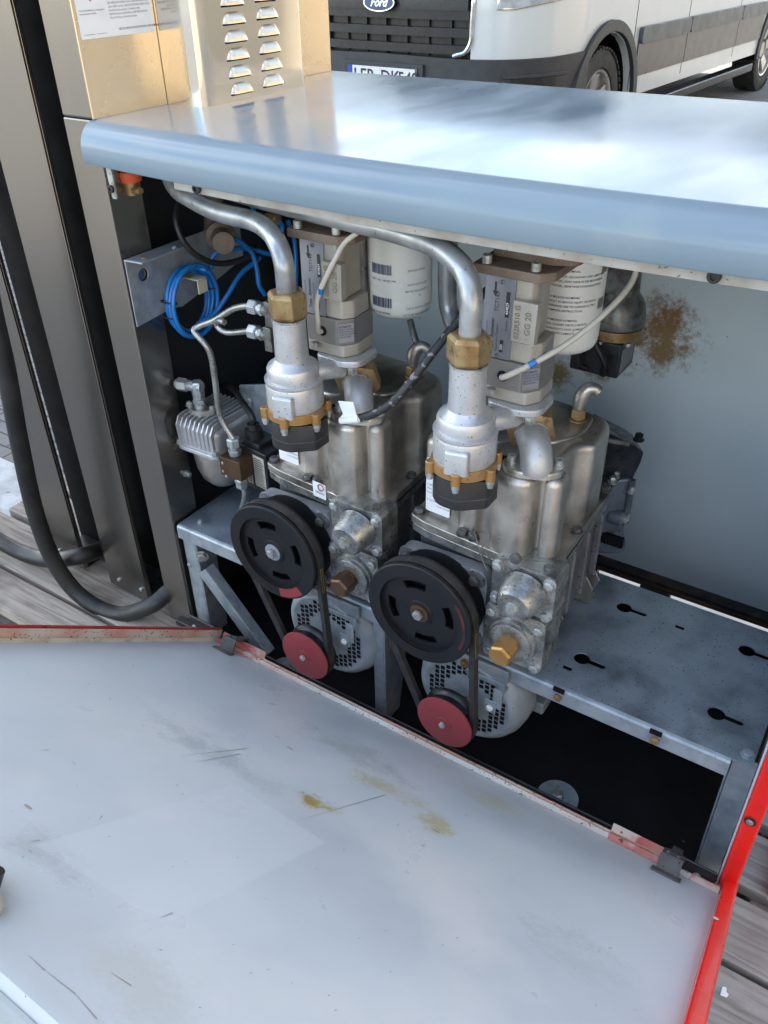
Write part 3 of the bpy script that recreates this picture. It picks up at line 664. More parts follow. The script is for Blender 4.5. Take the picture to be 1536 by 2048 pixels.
for i in range(len(xs)-1):
    for k in range(m_): k2 = (k+1) % m_; fs.append((i*m_+k, i*m_+k2, (i+1)*m_+k2, (i+1)*m_+k))
fs.append(tuple(range(m_))); fs.append(tuple((len(xs)-1)*m_+k for k in range(m_))[::-1])
g.add(vs, fs); lid = obj('lid', g, m_lid, cab, ang=50)
g = MB(); vs = []; fs = []
for i in range(30):
    x = .085+.76*i/29; y = yf(x)+.017; vs += [(x, y, .6895), (x, y, .7022), (x, y+.010, .7022), (x, y+.010, .6895)]
for i in range(29):
    for k in range(4): k2 = (k+1) % 4; fs.append((i*4+k, i*4+k2, i*4+4+k2, i*4+4+k))
fs += [(0,1,2,3), (119,118,117,116)]
g.add(vs, fs); obj('lid_rail', g, mat('rail_cream_paint', (.40,.39,.37), 0, .45, (.30,.27,.24), 30, .4, .65, speck=(.15,.11,.08), sps=150, spt=.68), lid, .001)
for x in (.125, .68): screw(lid, (x, yf(x)+.0165, .696), (0, -1, 0), .0055, .004, m_black)
g = MB(); g.box((-.03, .43, .60), (.81, .455, .7455)); g.box((-.03, .30, .725), (.81, .33, .7445)); g.box((.15, .12, .725), (.81, .15, .7445)); obj('lid_stiffener', g, m_inner, lid)

g = MB(); g.box((.829, .0, .0), (.848, .490, .700)); t = obj('side_panel', g, m_red, cab, .003, seg=3)
g = MB(); g.box((.8270, .006, .003), (.8288, .486, .697)); obj('inner_face', g, m_back, t)
g = MB(); pz = A(1500, 1643, 'y', -.001); g.lathe(pz, (0,-1,0), [(0,.0062),(.001,.0062),(.0012,.004)], 20); s_ = obj('washer', g, m_black, t); screw(t, pz-Y*.001, (0,-1,0), .0038, .0016)
g = MB(); g.box((.830, .01, -.03), (.846, .488, -.0005)); obj('foot_channel', g, mat('dirty_olive', (.12,.105,.07), .2, .6, (.06,.05,.04), 30, .4, .6), t)

g = MB(); g.box((-.098, .486, .034), (.827, .490, .7445)); t = obj('rear_door', g, m_back, cab)
lp = root_loc(t)
rust_spots(m_back, [(Vector(A(1335,640,'y',.486))-lp, (.062,.05,.066), .10), (Vector(A(1325,695,'y',.486))-lp, (.095,.05,.070), .02), (Vector(A(1110,745,'y',.486))-lp, (.07,.05,.05), .035), (Vector(A(1200,730,'y',.486))-lp, (.08,.05,.05), -.01), (Vector(A(1120,660,'y',.486))-lp, (.06,.05,.06), -.02)], [(.23,.115,.045), (.25,.155,.07), (.24,.19,.09), (.24,.19,.09), (.24,.19,.1)])
g = MB(); g.box((-.09, .464, .0305), (.825, .4855, .037)); obj('door_edge', g, mat('rusty_black_edge', (.03,.028,.028), .2, .5, (.10,.06,.035), 25, .45, .62), t)

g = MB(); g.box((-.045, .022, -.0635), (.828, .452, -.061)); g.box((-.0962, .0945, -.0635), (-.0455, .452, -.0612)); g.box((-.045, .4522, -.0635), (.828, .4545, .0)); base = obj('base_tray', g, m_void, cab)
g = MB(); g.box((-.047, .001, -.015), (.825, .016, -.003)); g.box((-.047, .0165, -.0635), (.825, .0205, -.0045)); obj('front_rail', g, m_blackp, base, .002)
g = MB(); g.box((-.047, .462, .0225), (.825, .478, .0300)); g.box((.575, .462, -.06), (.625, .478, .0223)); g.box((.36,.462,-.06),(.50,.478,.0223)); obj('rear_rail', g, mat('brown_rail', (.12,.08,.055), .3, .5, (.05,.035,.03), 20, .4, .6), base, .0015)
g = MB(); g.box((-.100, .095, -.064), (-.0965, .485, .70));  obj('inner_wall', g, m_inner, base)
g = MB(); g.box((-.0945, .40, -.0608), (-.0502, .441, .70)); obj('rear_stiffener', g, m_inner, base)
c = A(1115, 1594, 'z', -.0575)
g = MB(); g.lathe(c-Z*.003, Z, [(0,.0285),(.0025,.0285),(.003,.027)], 40); wp = obj('washer_plate', g, m_zinc, base); bolt(wp, c, Z, .0075, .008, m_bolt); g = MB(); g.cyl(c+Z*.006, c+Z*.021, .0045, n=16); obj('stud', g, m_bolt, wp)
c = A(572, 1336, 'z', -.0575); g = MB(); g.lathe(c-Z*.003, Z, [(0,.026),(.0025,.026),(.003,.0245)], 40); wp = obj('washer_plate', g, m_zinc, base); bolt(wp, c, Z, .0075, .008, m_bolt)
# hinge brackets of the frame
def fbr(x0, x1, name='hinge_bracket'):
    g = MB(); g.box((x0, -.0035, -.012), (x1, .0005, .030)); b = obj(name, g, m_blackp, base, .002); return b
b = fbr(-.004, .050); screw(b, (.005, -.0035, .010), (0,-1,0), .0042, .002)
b = fbr(.772, .826); screw(b, (.806, -.0035, .012), (0,-1,0), .0045, .002)

zs = .165
holes = []
for (cx, cy) in ((.601,.104),(.612,.226),(.768,.103),(.772,.229),(.39,.104),(.40,.226)):
    k = [(cx+.0105*math.cos(a), cy+.0105*math.sin(a)) for a in [R_(24)+ (2*math.pi-R_(48))*i/18 for i in range(19)]]
    k += [(cx+.028, cy-.0042), (cx+.031, cy-.002), (cx+.031, cy+.002), (cx+.028, cy+.0042)]
    holes.append(k[::-1])
for (cx, cy) in ((.592,.079),(.687,.227)): holes.append([(cx-.006,cy-.004),(cx+.006,cy-.004),(cx+.006,cy+.004),(cx-.006,cy+.004)][::-1])
g = MB(); g.plate([(-.046,.046),(.822,.046),(.822,.278),(-.046,.278)], holes, (0,0,zs-.0025), X, Y, Z, .0025)
shelf = obj('shelf', g, m_shelf, cab)
# rolled front edge + lip with a square notch above each nut
g = MB(); pr = [(.0459, zs), (.0425, zs-.0012), (.0405, zs-.004), (.0400, zs-.024), (.0422, zs-.024), (.0425, zs-.0055), (.0459, zs-.0025)]
xs_ = [-.046, .80]; vs = [(x, y, z) for x in xs_ for (y, z) in pr]; n = len(pr)
g.add(vs, [(k, (k+1) % n, (k+1) % n+n, k+n) for k in range(n)]+[tuple(range(n)), tuple(range(n, 2*n))[::-1]])
fl = obj('front_lip', g, m_zinc, shelf, ang=25)
for (px, py) in ((1118,1380),(1312,1465)):
    q = A(px, py, 'y', .0405); g = MB(); g.box((q.x-.007, .0385, q.z-.003), (q.x+.007, .0412, q.z+.003)); obj('notch', g, m_dark, fl)
    q = A(px-2, py+14, 'y', .04); g = MB(); g.hexn((q.x, .0402, q.z), (q.x, .036, q.z), .0055, .3); g.cyl((q.x, .037, q.z), (q.x, .0352, q.z), .0026, n=12); obj('nut', g, m_brass, fl)
bolt(shelf, A(1495, 1510, 'z', zs), Z, .006, .004, m_zinc)
bolt(shelf, A(402, 1045, 'z', zs), Z, .005, .004, m_bolt)
g = MB(); g.box((.7975, .060, -.0605), (.8005, .10, zs-.003)); g.box((.8007, .055, -.0605), (.8265, .058, zs-.003)); obj('corner_upright', g, m_zinc, shelf, .001)
g = MB(); g.box((-.044, .046, -.0605), (-.018, .049, zs-.003)); g.box((-.0178, .046, -.0605), (-.0150, .085, zs-.003)); up = obj('corner_upright', g, m_zinc, shelf, .001)
g = MB(); q = A(378, 1106, 'y', .046); 
screw(up, A(379, 1130, 'y', .046), (0,-1,0), .004, .002); bolt(up, A(405, 1112, 'y', .05)+Vector((.0,0,0)), (.6,-1,0), .008, .006)
g = MB(); a_ = A(404, 1142, 'y', .043); b_ = A(528, 1312, 'y', .043)
g.bar(a_, b_, .0025, .024, (0,0,1)); obj('diagonal_brace', g, m_zinc, shelf, .001)
g = MB(); d_ = (b_-a_).normalized(); nrm = Vector((-d_.z, 0, d_.x)); 
g.obox((a_+b_)/2+nrm*.0115+Y*.009, (b_-a_), nrm*.0025, Y*.016); obj('brace_flange', g, m_zinc, shelf)
g = MB(); x0 = .3195; g.box((x0, .047, -.0605), (x0+.017, .0495, zs-.0255)); g.add([(x0+.0172,.047,-.0605),(x0+.0196,.047,-.0605),(x0+.0196,.085,-.0605),(x0+.0172,.085,-.0605),(x0+.0172,.047,zs-.026),(x0+.0196,.047,zs-.026),(x0+.0196,.12,zs-.026),(x0+.0172,.12,zs-.026)],[(0,3,2,1),(4,5,6,7),(0,1,5,4),(1,2,6,5),(2,3,7,6),(3,0,4,7)]); obj('middle_support', g, m_zinc, shelf, .0008)

# ================================================================== OPEN DOOR
TH = R_(36.5); DD = Vector((0, -math.cos(TH), math.sin(TH))); DN = Vector((0, math.sin(TH), math.cos(TH)))
def D(x, v, h=0.0): return X*x+DD*v+DN*h
def xl(v): return .053-.085*v
def xr(v): return .834+.004*v
g = MB(); vs = []; V0, V1 = .012, .728; nx, ny = 24, 24
prf = [D(0, V0), D(0, V1-.012), D(0, V1-.004, -.002), D(0, V1, -.008), D(0, V1, -.009), D(0, V1-.003, -.009), D(0, V1-.004, -.0085), D(0, V1-.012, -.0035), D(0, V0, -.0035)]
vv = [V0, V1-.012, V1-.004, V1, V1+.001, V1-.003, V1-.004, V1-.012, V0]
n = len(prf)
for i in range(25):
    f = i/24
    for k in range(n): x = xl(vv[k])*(1-f)+xr(vv[k])*f; vs.append(prf[k]+X*x)
fs = [(i*n+k, i*n+(k+1) % n, (i+1)*n+(k+1) % n, (i+1)*n+k) for i in range(24) for k in range(n)]+[tuple(range(n)), tuple(24*n+k for k in range(n))[::-1]]
g.add(vs, fs); door_fold = True; door = obj('front_door', g, m_doorin, cab, ang=30)
g = MB(); P0 = [D(xl(V1), V1+.0002, -.0065), D(xl(V1), V1+.003, -.0095), D(xl(V1), V1+.003, -.024), D(xl(V1), V1+.0002, -.024)]; P1 = [p+X*(xr(V1)-xl(V1)) for p in P0]
g.add(P0+P1, [(0,1,2,3),(7,6,5,4)]+[(k,(k+1)%4,(k+1)%4+4,k+4) for k in range(4)]); obj('outer_fold', g, mat('stained_edge_paint', (.30,.335,.34), 0, .45, (.23,.25,.24), 14, .4, .62, speck=(.05,.05,.05), sps=170, spt=.70, c3=(.38,.40,.39), s3=9), door, .001)
# left flange: faded inside, red top edge
def flange(p0, p1, up_, inw, wid, hgt, name, m, bev=.0008):
    g = MB(); p0 = Vector(p0); p1 = Vector(p1); g.obox((p0+p1)/2+up_*hgt/2+inw*wid/2, p1-p0, inw*wid, up_*hgt); return obj(name, g, m, door, bev)
VL = .68
pl0, pl1 = D(xl(.0), .0, -.0035), D(xl(VL), VL, -.0035)
flange(pl0, pl1, DN, -X, .003, .022, 'side_flange', m_redw)
flange(pl0+DN*.022, pl1+DN*.022, DN, -X, .0075, .0022, 'flange_edge', mat('dark_red_edge', (.32,.008,.012), 0, .35, (.26,.008,.01), 10, .4, .6))
# cream repair paint line low on the flange
flange(pl0+X*.0004, pl1+X*.0004, DN, X, .0009, .0095, 'paint_band', mat('cream_worn', (.62,.56,.44), 0, .6, (.50,.40,.28), 30, .45, .6, speck=(.12,.08,.05), sps=200, spt=.66))
# right flange: bright red boxed edge
pr0, pr1 = D(xr(0)-.0, .002, -.006), D(xr(VL), .724, -.006)
flange(pr0, pr1, DN, X, .0155, .026, 'side_flange', m_red, .003)
# hinge flange
flange(D(.06,.003,-.002), D(.83,.003,-.002), DN, DD, .0030, .0105, 'hinge_flange', m_redw)
g = MB()
flange(D(.056,.0065,-.0005), D(.832,.0065,-.0005), DN, DD, .0065, .0075, 'seal_strip', mat('seal_paint', (.60,.57,.52), 0, .6, (.52,.42,.36), 12, .4, .6, speck=(.16,.14,.11), sps=300, spt=.62, c3=(.55,.36,.30), s3=6), .002)
for (a, c) in ((.058, .145), (.700, .765), (.80, .833)):
    if a < .79: flange(D(a,.0012,-.001), D(c,.0012,-.001), DN, DD, .0018, .0190, 'red_tab', m_redw2)
    flange(D(a,.0035,.0001), D(c,.0035,.0001), DN, DD, .0103, .0080, 'faded_patch', m_redw2)
m_hinge = mat('hinge_steel', (.17,.165,.16), .6, .45, (.11,.10,.095), 30, .4, .6, speck=(.05,.04,.03), sps=200, spt=.66)
for xc in (.0915, .7755):
    g = MB()
    prof = rpoly([(-.012,.030),(.014,.030),(.014,.012),(.008,.006),(.008,-.012),(-.004,-.012),(-.004,.006),(-.012,.012)], .002)
    g.plate(prof, [], D(xc, 0, .0195), X, DD, DN, .002); 
    g.obox(D(xc, .030, .010), X*.026, DD*.002, DN*.020); g.obox(D(xc, .037, .0015), X*.034, DD*.013, DN*.002)
    hg = obj('hinge', g, m_hinge, door, .0006)
    for (dx, v) in ((-.006,.022),(.006,.022),(.0,.013)): screw(hg, D(xc+dx, v, .0215), DN, .0022, .0012, m_boltD)
# stains, scratches and the paler rectangle where a sheet was stuck
rust_spots(m_doorin, [(Vector(D(0,0)+Vector(A(625,1600,'y',-.2))) , (.0,.0,.0), 0)][:0] or [], [(.3,.2,.05)])
def dpt(px, py):
    r = FWD+RGT*((px-CX)/FPX)+DWN*((py-CY)/FPX); s = -(CAM.dot(DN))/(r.dot(DN)); return CAM+r*s
dl = root_loc(door)
rust_spots(m_doorin, [(dpt(622,1600)-dl, (.026,.026,.026), .16), (dpt(655,1612)-dl, (.03,.03,.03), -.02), (dpt(870,1650)-dl, (.05,.05,.05), .0), (dpt(780,1580)-dl, (.09,.05,.05), -.02), (dpt(985,1600)-dl, (.09,.06,.06), -.05)], [(.34,.24,.07), (.42,.34,.14), (.44,.41,.24), (.45,.43,.30), (.46,.45,.34)])
def quad_patch(m, quad, c):
    nt = m.node_tree; N = nt.nodes; b = N['Principled BSDF']; lk = nt.links.new
    tc = N.new('ShaderNodeTexCoord'); src = b.inputs['Base Color'].links[0].from_socket; f = None
    cen = sum(quad, Vector())/4
    for k in range(4):
        p, q = quad[k], quad[(k+1) % 4]; n = (q-p).cross(DN).normalized()
        if n.dot(cen-p) < 0: n = -n
        d = N.new('ShaderNodeVectorMath'); d.operation = 'DOT_PRODUCT'; d.inputs[1].default_value = n; lk(tc.outputs['Object'], d.inputs[0])
        g_ = N.new('ShaderNodeMapRange'); g_.inputs['From Min'].default_value = n.dot(p)-.0008; g_.inputs['From Max'].default_value = n.dot(p)+.0012; lk(d.outputs['Value'], g_.inputs['Value'])
        if f is None: f = g_.outputs['Result']
        else:
            mm = N.new('ShaderNodeMath'); mm.operation = 'MULTIPLY'; lk(f, mm.inputs[0]); lk(g_.outputs['Result'], mm.inputs[1]); f = mm.outputs[0]
    h = N.new('ShaderNodeMath'); h.operation = 'MULTIPLY'; h.inputs[1].default_value = .45; lk(f, h.inputs[0])
    x = N.new('ShaderNodeMix'); x.data_type = 'RGBA'; lk(src, x.inputs['A']); x.inputs['B'].default_value = (*c, 1); lk(h.outputs[0], x.inputs['Factor']); lk(x.outputs['Result'], b.inputs['Base Color'])
rust_spots(m_doorin, [(dpt(700,1500)-dl, (.16,.07,.06), .0), (dpt(420,1500)-dl, (.20,.06,.05), -.02), (dpt(1150,1900)-dl, (.10,.08,.08), -.04), (dpt(250,1960)-dl, (.12,.06,.06), .0), (dpt(80,1700)-dl, (.08,.05,.05), -.02)], [(.40,.42,.42), (.42,.45,.46), (.43, .45, .46), (.475, .485, .48), (.42, .44, .45)])
quad_patch(m_doorin, [p-dl for p in (dpt(470,1568), dpt(652,1685), dpt(330,1850), dpt(70,1690))], (.56, .60, .62))
g = MB()
def scr(p, q, wd=.0006):
    a = dpt(*p)+DN*.0003; b = dpt(*q)+DN*.0003; s = (b-a).cross(DN).normalized()*wd; g.add([a-s*.2, b-s, b+s, a+s*.2], [(0,1,2,3)])
for (p, q) in (((58,1912),(90,1942)), ((95,1945),(150,1988)), ((150,1988),(193,2038)), ((360,1512),(495,1497)), ((80,1502),(97,1500)), ((600,1640),(770,1590)), ((320,1836),(345,1826)), ((222,1945),(262,1972)), ((198,1640),(204,1632)), ((390,1525),(480,1508)), ((60,1683),(80,1681))): scr(p, q)
for k in range(75):
    px, py = random.uniform(20, 1350), random.uniform(1330, 2030)
    if py > 1330+(px-0)*.0+max(0, (px-450)*.5): scr((px, py), (px+random.uniform(-7, 7), py+random.uniform(-5, 5)), random.uniform(.00025, .0007))
for (px, py) in ((580,1497),(56,1614),(873,1663)):
    a = dpt(px, py)+DN*.0003; g.add([a+X*(.005*math.cos(k))*1+DD*(.0018*math.sin(k)) for k in [i*.785 for i in range(8)]], [tuple(range(8))])
obj('scratches', g, mat('scratch_grey', (.34,.33,.30), 0, .6), door)
g = MB(); q = dpt(1418, 1876)+DN*.021; g.plate(circ(0,0,.0028,10), [], q, X, DD, DN, .0006); obj('paint_nick', g, m_cable, door)

# things at the left border, lying on / under the door
g = MB(); c = dpt(-102, 1783)+DN*.012; o2 = [( (.026+.0035*math.cos(7*a))*math.cos(a), (.026+.0035*math.cos(7*a))*math.sin(a)) for a in [2*math.pi*k/70 for k in range(70)]]
g.plate(o2, [], c-DN*.0115, X, DD, DN, .017); tag(obj('star_knob', g, m_black, None, .002, loc=c-DN*.012), 'black scalloped star knob at the left border on the grey door', 'knob')
g = MB(); c = dpt(-43, 1818); g.lathe(c, DN, [(.0,.0145),(.006,.0145),(.008,.012)], 30); tag(obj('plastic_cap', g, m_cable, None, loc=c), 'small cream round cap below the black star knob', 'cap')
t = thing('tool_case', (.42, -.80, .08), 'black case with white part, below the bottom left corner of the door', 'tool case')
g = MB(); q = A(20, 2010, 'z', .20); g.obox(q-Z*.13, X*.30, Y*.22, Z*.24); obj('case_body', g, m_black, t, .01)
g = MB(); g.lathe(q+Vector((.015,-.0,-.012)), (.5,.8,.12), [(-.02,.004),(-.015,.016),(.05,.016),(.06,.008)], 24); obj('white_handle', g, m_white, t)
g = MB(); g.tube([A(-20,1990,'z',.24), A(20,1975,'z',.24), A(45,1990,'z',.235), A(38,2010,'z',.22)], .006, 10); obj('carry_loop', g, m_black, t)
t.location = (q.x, q.y, q.z-.25)
for ch in t.children: ch.data.transform(Matrix.Translation(Vector((.42,-.80,.08))-Vector(t.location)))
g = MB(); b0 = t.location.z
tag(obj('support_crate', MB().box((q.x-.3, q.y-.14, GZ), (q.x+.22, q.y+.14, b0-.001)), m_wood2, None, .004, loc=(q.x, q.y, GZ)), 'dark wooden crate in shadow under the black case at bottom left', 'crate')

# ================================================================== PUMP UNITS  (the right one first, the left one is its copy)
px0, pz0 = .431, .248
def arcslot(cx, cz, r0, r1, a0, a1, n=8):
    return [(cx+r1*math.cos(a0+(a1-a0)*k/n), cz+r1*math.sin(a0+(a1-a0)*k/n)) for k in range(n+1)]+[(cx+r0*math.cos(a1+(a0-a1)*k/n), cz+r0*math.sin(a1+(a0-a1)*k/n)) for k in range(n+1)]
def v_pulley(name, c, R, rweb, m, parent, y0, y1, slots, web_m=None, a_off=0.0):
    """V-belt pulley facing -Y at (c.x, c.z): rims front and back with a groove, dished web with slots"""
    g = MB(); h = y1-y0; rb = R*.86
    o = Vector((c[0], y0, c[1]))
    prof = [(0.0, rweb), (0.0, R-.0015), (.0012, R), (h*.22, R), (h*.46, rb), (h*.54, rb), (h*.80, R), (h-.001, R), (h, R-.001), (h, rweb), (.0055, rweb+.0003), (0.001, rweb)]
    g.lathe(o, Y, prof, 64, False)
    p = obj(name, g, m, parent, ang=30)
    if slots:
        g = MB(); hs_ = [arcslot(0, 0, rweb*.64, rweb*.84, a_off+2*math.pi*k/slots-.38, a_off+2*math.pi*k/slots+.38)[::-1] for k in range(slots)]
        g.plate(circ(0, 0, rweb+.0002, 56), hs_, o+Y*.0062, X, Z, Y, .003); g.lathe(o+Y*.0045, Y, [(0,.0165),(.0017,.0175)], 40); g.lathe(Vector((c[0], y1-.002, c[1])), Y, [(0,rweb+.004),(.001,rweb+.004)], 48)
        obj('web', g, web_m or m, p, ang=30)
    return p
def make_pump():
    t = thing('fuel_pump', (.475, .15, .1655), '', 'pump', 'belt-driven pumps in the cabinet')
    # cast cover
    out = [(.394,.060),(.443,.056,.004),(.447,.049),(.467,.046,.008),(.471,.060),(.486,.062),(.487,.046),(.494,.036,.006),(.508,.031,.008),(.524,.031,.008),(.536,.038,.006),(.539,.058),(.545,.060),(.546,.049),(.557,.047,.010),(.565,.055,.008),(.564,.078),(.552,.084,.006),(.546,.100,.006),(.547,.128,.006),(.556,.138,.006),(.566,.146,.008),(.566,.190,.012),(.556,.212,.014),(.50,.228,.012),(.41,.235,.015),(.394,.222,.012),(.388,.16),(.389,.075)]
    g = MB(); g.prism(rpoly(out, .006, 4), .3405, .4445, .009, 5)
    g.prism(rpoly([(.41,.09),(.47,.085),(.49,.12),(.52,.115),(.545,.155),(.542,.205),(.46,.218),(.41,.21)], .015, 4), .4440, .4475, .003, 3)
    cover = obj('cover', g, m_alu, t, ang=32)
    # flanges of cover and body
    fo = rpoly([(.381,.047,.004),(.404,.040,.004),(.440,.0365),(.515,.031),(.540,.020,.008),(.578,.023,.007),(.580,.055,.006),(.572,.075),(.570,.222,.01),(.53,.245),(.39,.245,.01),(.381,.23)], .004, 4)
    g = MB(); g.prism(fo, .3295, .3408); obj('cover_flange', g, m_alu, t, .0016)
    g = MB(); g.prism([(p[0]*1.0+(.0012 if p[0] < .47 else -.0012), p[1]+.0012) for p in fo], .3170, .3288); obj('body_flange', g, m_aluB, t, .0016)
    g = MB(); g.prism([(p[0], p[1]) for p in rpoly([(.384,.052),(.54,.030),(.574,.03),(.568,.224),(.39,.24)], .006)], .3286, .3297); obj('gasket', g, m_dark, t)
    # pump body
    g = MB(); g.prism(rpoly([(.384,.060),(.565,.055),(.560,.215),(.395,.235)], .01, 4), .205, .3172)
    g.prism(rpoly([(.40,.062),(.545,.057),(.54,.235),(.41,.24)], .015, 4), .1665, .2052)
    for yy in (.075, .12, .165, .21): g.obox((.564, yy, .262), (.010, 0, 0), (0, .005, 0), (0, 0, .10))
    obj('pump_body', g, m_aluD, t, .003)
    for (xx, yy, hh) in ((.556, .218, .058), (.546, .118, .060)):
        g = MB(); vs = [(xx-.016,yy,.168),(xx+.006,yy,.166),(xx+.016,yy,.166+hh*.45),(xx-.004,yy,.166+hh),(xx-.020,yy,.166+hh)]
        for dy in (-.014, .010):
            g.plate([(v[0]-xx, v[2]-.166) for v in vs], [], (xx, yy+dy, .166), X, Z, Y, .003)
        g.box((xx-.016, yy-.014, .1665), (xx+.012, yy+.012, .169)); obj('foot_bracket', g, m_alu, t, .0008)
    # gearbox plate
    g = MB(); g.plate(rpoly([(.372,.300,.02),(.490,.303,.02),(.495,.290),(.494,.190,.015),(.480,.184),(.380,.184,.02),(.370,.196)], .01, 6), [], (0, .034, 0), X, Z, Y, .016)
    gp = obj('gearbox_plate', g, m_aluL, t, .003, seg=3)
    g = MB(); g.lathe((px0, .034, pz0-.003), (0,-1,0), [(-.001,.064),(.002,.064),(.006,.030),(.018,.026)], 40); obj('shaft_seal', g, m_pul, gp)
    for (bx, bz) in ((.386,.288),(.480,.290),(.481,.198),(.384,.198)):
        g = MB(); g.lathe((bx,.034,bz), (0,-1,0), [(0,.0135),(.0015,.0125),(.002,.009)], 24); obj('bolt_boss', g, m_aluD, gp); bolt(gp, (bx,.0318,bz), (0,-1,0), .0068, .005, m_boltD, washer=False)
    # pulley
    pl = v_pulley('large_pulley', (px0, pz0), .0720, .0545, m_pul, t, -.0175, .006, 4, a_off=R_(12))
    g = MB(); g.lathe((px0,-.0132,pz0), (0,-1,0), [(0,.0125),(.0012,.0125),(.0014,.011)], 30); obj('hub_washer', g, m_brown, pl); bolt(pl, (px0,-.0145,pz0), (0,-1,0), .0066, .0052, m_bolt, 'hub_bolt', False)
    g = MB(); g.plate(arcslot(0,0,.0615,.0655,R_(-25),R_(38),10), [], (px0,-.0179,pz0), X, Z, Y, .0003); obj('red_mark', g, mat('smeared_red', (.10,.014,.016), 0, .55, (.02,.014,.015), 40, .35, .6), pl)
    # upper relief block and the BYPASS block
    g = MB(); g.plate(rrect(.507,.2805,.584,.343,.008), [], (0,.020,0), X, Z, Y, .036)
    ub = obj('relief_block', g, m_aluB, t, .002, seg=3)
    g = MB(); g.lathe((.548,.020,.312), (0,-1,-.12), [(0,.0275),(.006,.0250),(.026,.0225),(.0295,.0190),(.030,.006)], 40); obj('relief_cap', g, m_aluB, ub)
    bolt(ub, (.548,-.0098,.3084), (0,-1,-.12), .0062, .0055, m_bolt)
    g = MB(); g.plate(arcslot(0,0,.0135,.0165,R_(20),R_(160),8), [], (.548,-.0103,.3084), X, Z, Y, .0006); obj('cast_ridge', g, m_aluB, ub)
    for (bx, bz) in ((.5145,.335),(.577,.3335),(.5145,.2885),(.577,.2885)): bolt(ub, (bx,.020,bz), (0,-1,0), .0062, .0055, m_bolt)
    g = MB(); g.plate(rrect(.504,.2010,.580,.2790,.008), [], (0,.016,0), X, Z, Y, .046)
    lb = obj('bypass_block', g, m_aluB, t, .0022, seg=3)
    g = MB(); g.lathe((.541,.016,.2375), (0,-1,0), [(0,.0315),(.004,.030),(.0045,.0275),(.0085,.0265),(.0095,.0245),(.0095,.013)], 48); obj('bypass_ring', g, m_aluB, lb)
    g = MB(); g.lathe((.541,.008,.2375), (0,-1,0), [(0,.0125),(.006,.0125)], 24); g.hexn((.541,.004,.2375), (.541,-.020,.2375), .0150, .35); obj('brass_plug', g, m_brassB, lb, .0008)
    for (bx, bz) in ((.5125,.270),(.5725,.268),(.5725,.209),(.5125,.209)): bolt(lb, (bx,.016,bz), (0,-1,0), .0060, .0055, m_bolt)
    g = MB()
    for k, ch in enumerate('BYPASS'):
        a = R_(128-k*15.2); c_ = Vector((.541,.0155,.2375))+(X*math.cos(a)+Z*math.sin(a))*.0335; text(g, ch, c_, X*math.sin(a)-Z*math.cos(a), X*math.cos(a)+Z*math.sin(a), .0075, 'CENTER', .02)
    obj('cast_lettering', g, m_aluL, lb)
    # flange bolts
    for (bx, by) in ((.389,.054),(.455,.0425),(.470,.0420),(.569,.032),(.566,.118),(.562,.222),(.39,.237)): bolt(t, (bx,by,.3408), Z, .0062, .0058, m_boltD, 'flange_bolt')
    # outlet elbow on the cover
    g = MB(); g.prism(rpoly([(.494,.052,.006),(.504,.037,.008),(.520,.034),(.551,.046,.006),(.562,.062,.008),(.556,.076,.008),(.535,.078),(.508,.068)], .012, 5), .4448, .4525, .002, 3)
    ef = obj('outlet_flange', g, m_alu, t, ang=35)
    for (bx, by) in ((.5065,.050),(.5530,.068)):
        g = MB(); g.lathe((bx,by,.4525), Z, [(0,.0062),(.0015,.0062),(.0016,.0050),(.0085,.0050),(.009,.0042),(.009,.0024),(.005,.0024)], 20); obj('cap_screw', g, m_bolt, ef)
    e0 = Vector((.534,.052,.4505)); e = [e0, e0+Z*.004, e0+Vector((-.0015,.002,.012)), e0+Vector((-.006,.008,.0195)), e0+Vector((-.013,.017,.0240)), e0+Vector((-.021,.028,.0262))]
    obj('outlet_elbow', MB().tube(e, .0172, 28, 6), m_elb, t)
    d = (e[-1]-e[-2]).normalized(); d = Vector((-.50,.80,.24)).normalized(); q = e[-1]-d*.004
    g = MB(); g.lathe(q, d, [(-.002,.0190),(.001,.0190)], 32); obj('steel_ring', g, m_bolt, t)
    g = MB(); g.hexn(q+d*.001, q+d*.024, .0285, .25); obj('union_nut', g, m_brass, t, .0012)
    sp = [q+d*.015, q+d*.030, Vector((.488,.128,.500)), Vector((.475,.142,.530)), Vector((.470,.146,.58)), Vector((.470,.146,.70))]
    obj('suction_pipe', MB().tube(sp, .0130, 20, 8), m_tube, t)
    # vent elbow on the rear lobe
    v = Vector((.527,.184,.4475))
    g = MB(); g.cyl(v, v+Z*.002, .0105, n=24); g.hexn(v+Z*.002, v+Z*.0155, .0092, .3); obj('vent_nut', g, m_brass, t, .0006)
    obj('vent_elbow', MB().tube([v+Z*.014, v+Z*.022, v+Vector((.001,.0,.031)), v+Vector((.006,.002,.040)), v+Vector((.013,.004,.0425)), v+Vector((.018,.006,.039))], .0065, 16, 6, rads=lambda t_:   .0066+.0030*math.sin(min(1, t_*1.25)*math.pi)*(.6+.4*t_)), m_alu, t)
    # approval label
    g = MB(); a, b_ = Vector((.3965,.0580,.3465)), Vector((.4230,.0563,.3465)); eu = (b_-a).normalized(); en = Vector((eu.y, -eu.x, 0))
    g.plate(rrect(0,0,.034,.074,.003), [], a+en*.0006, eu, Z, en, .0003); lab = obj('data_label', g, m_paper, t)
    g = MB(); o_ = a+en*.0012+eu*.002
    text(g, 'KC', o_+Z*.0675+eu*.010, eu, Z, .006, bold=.03)
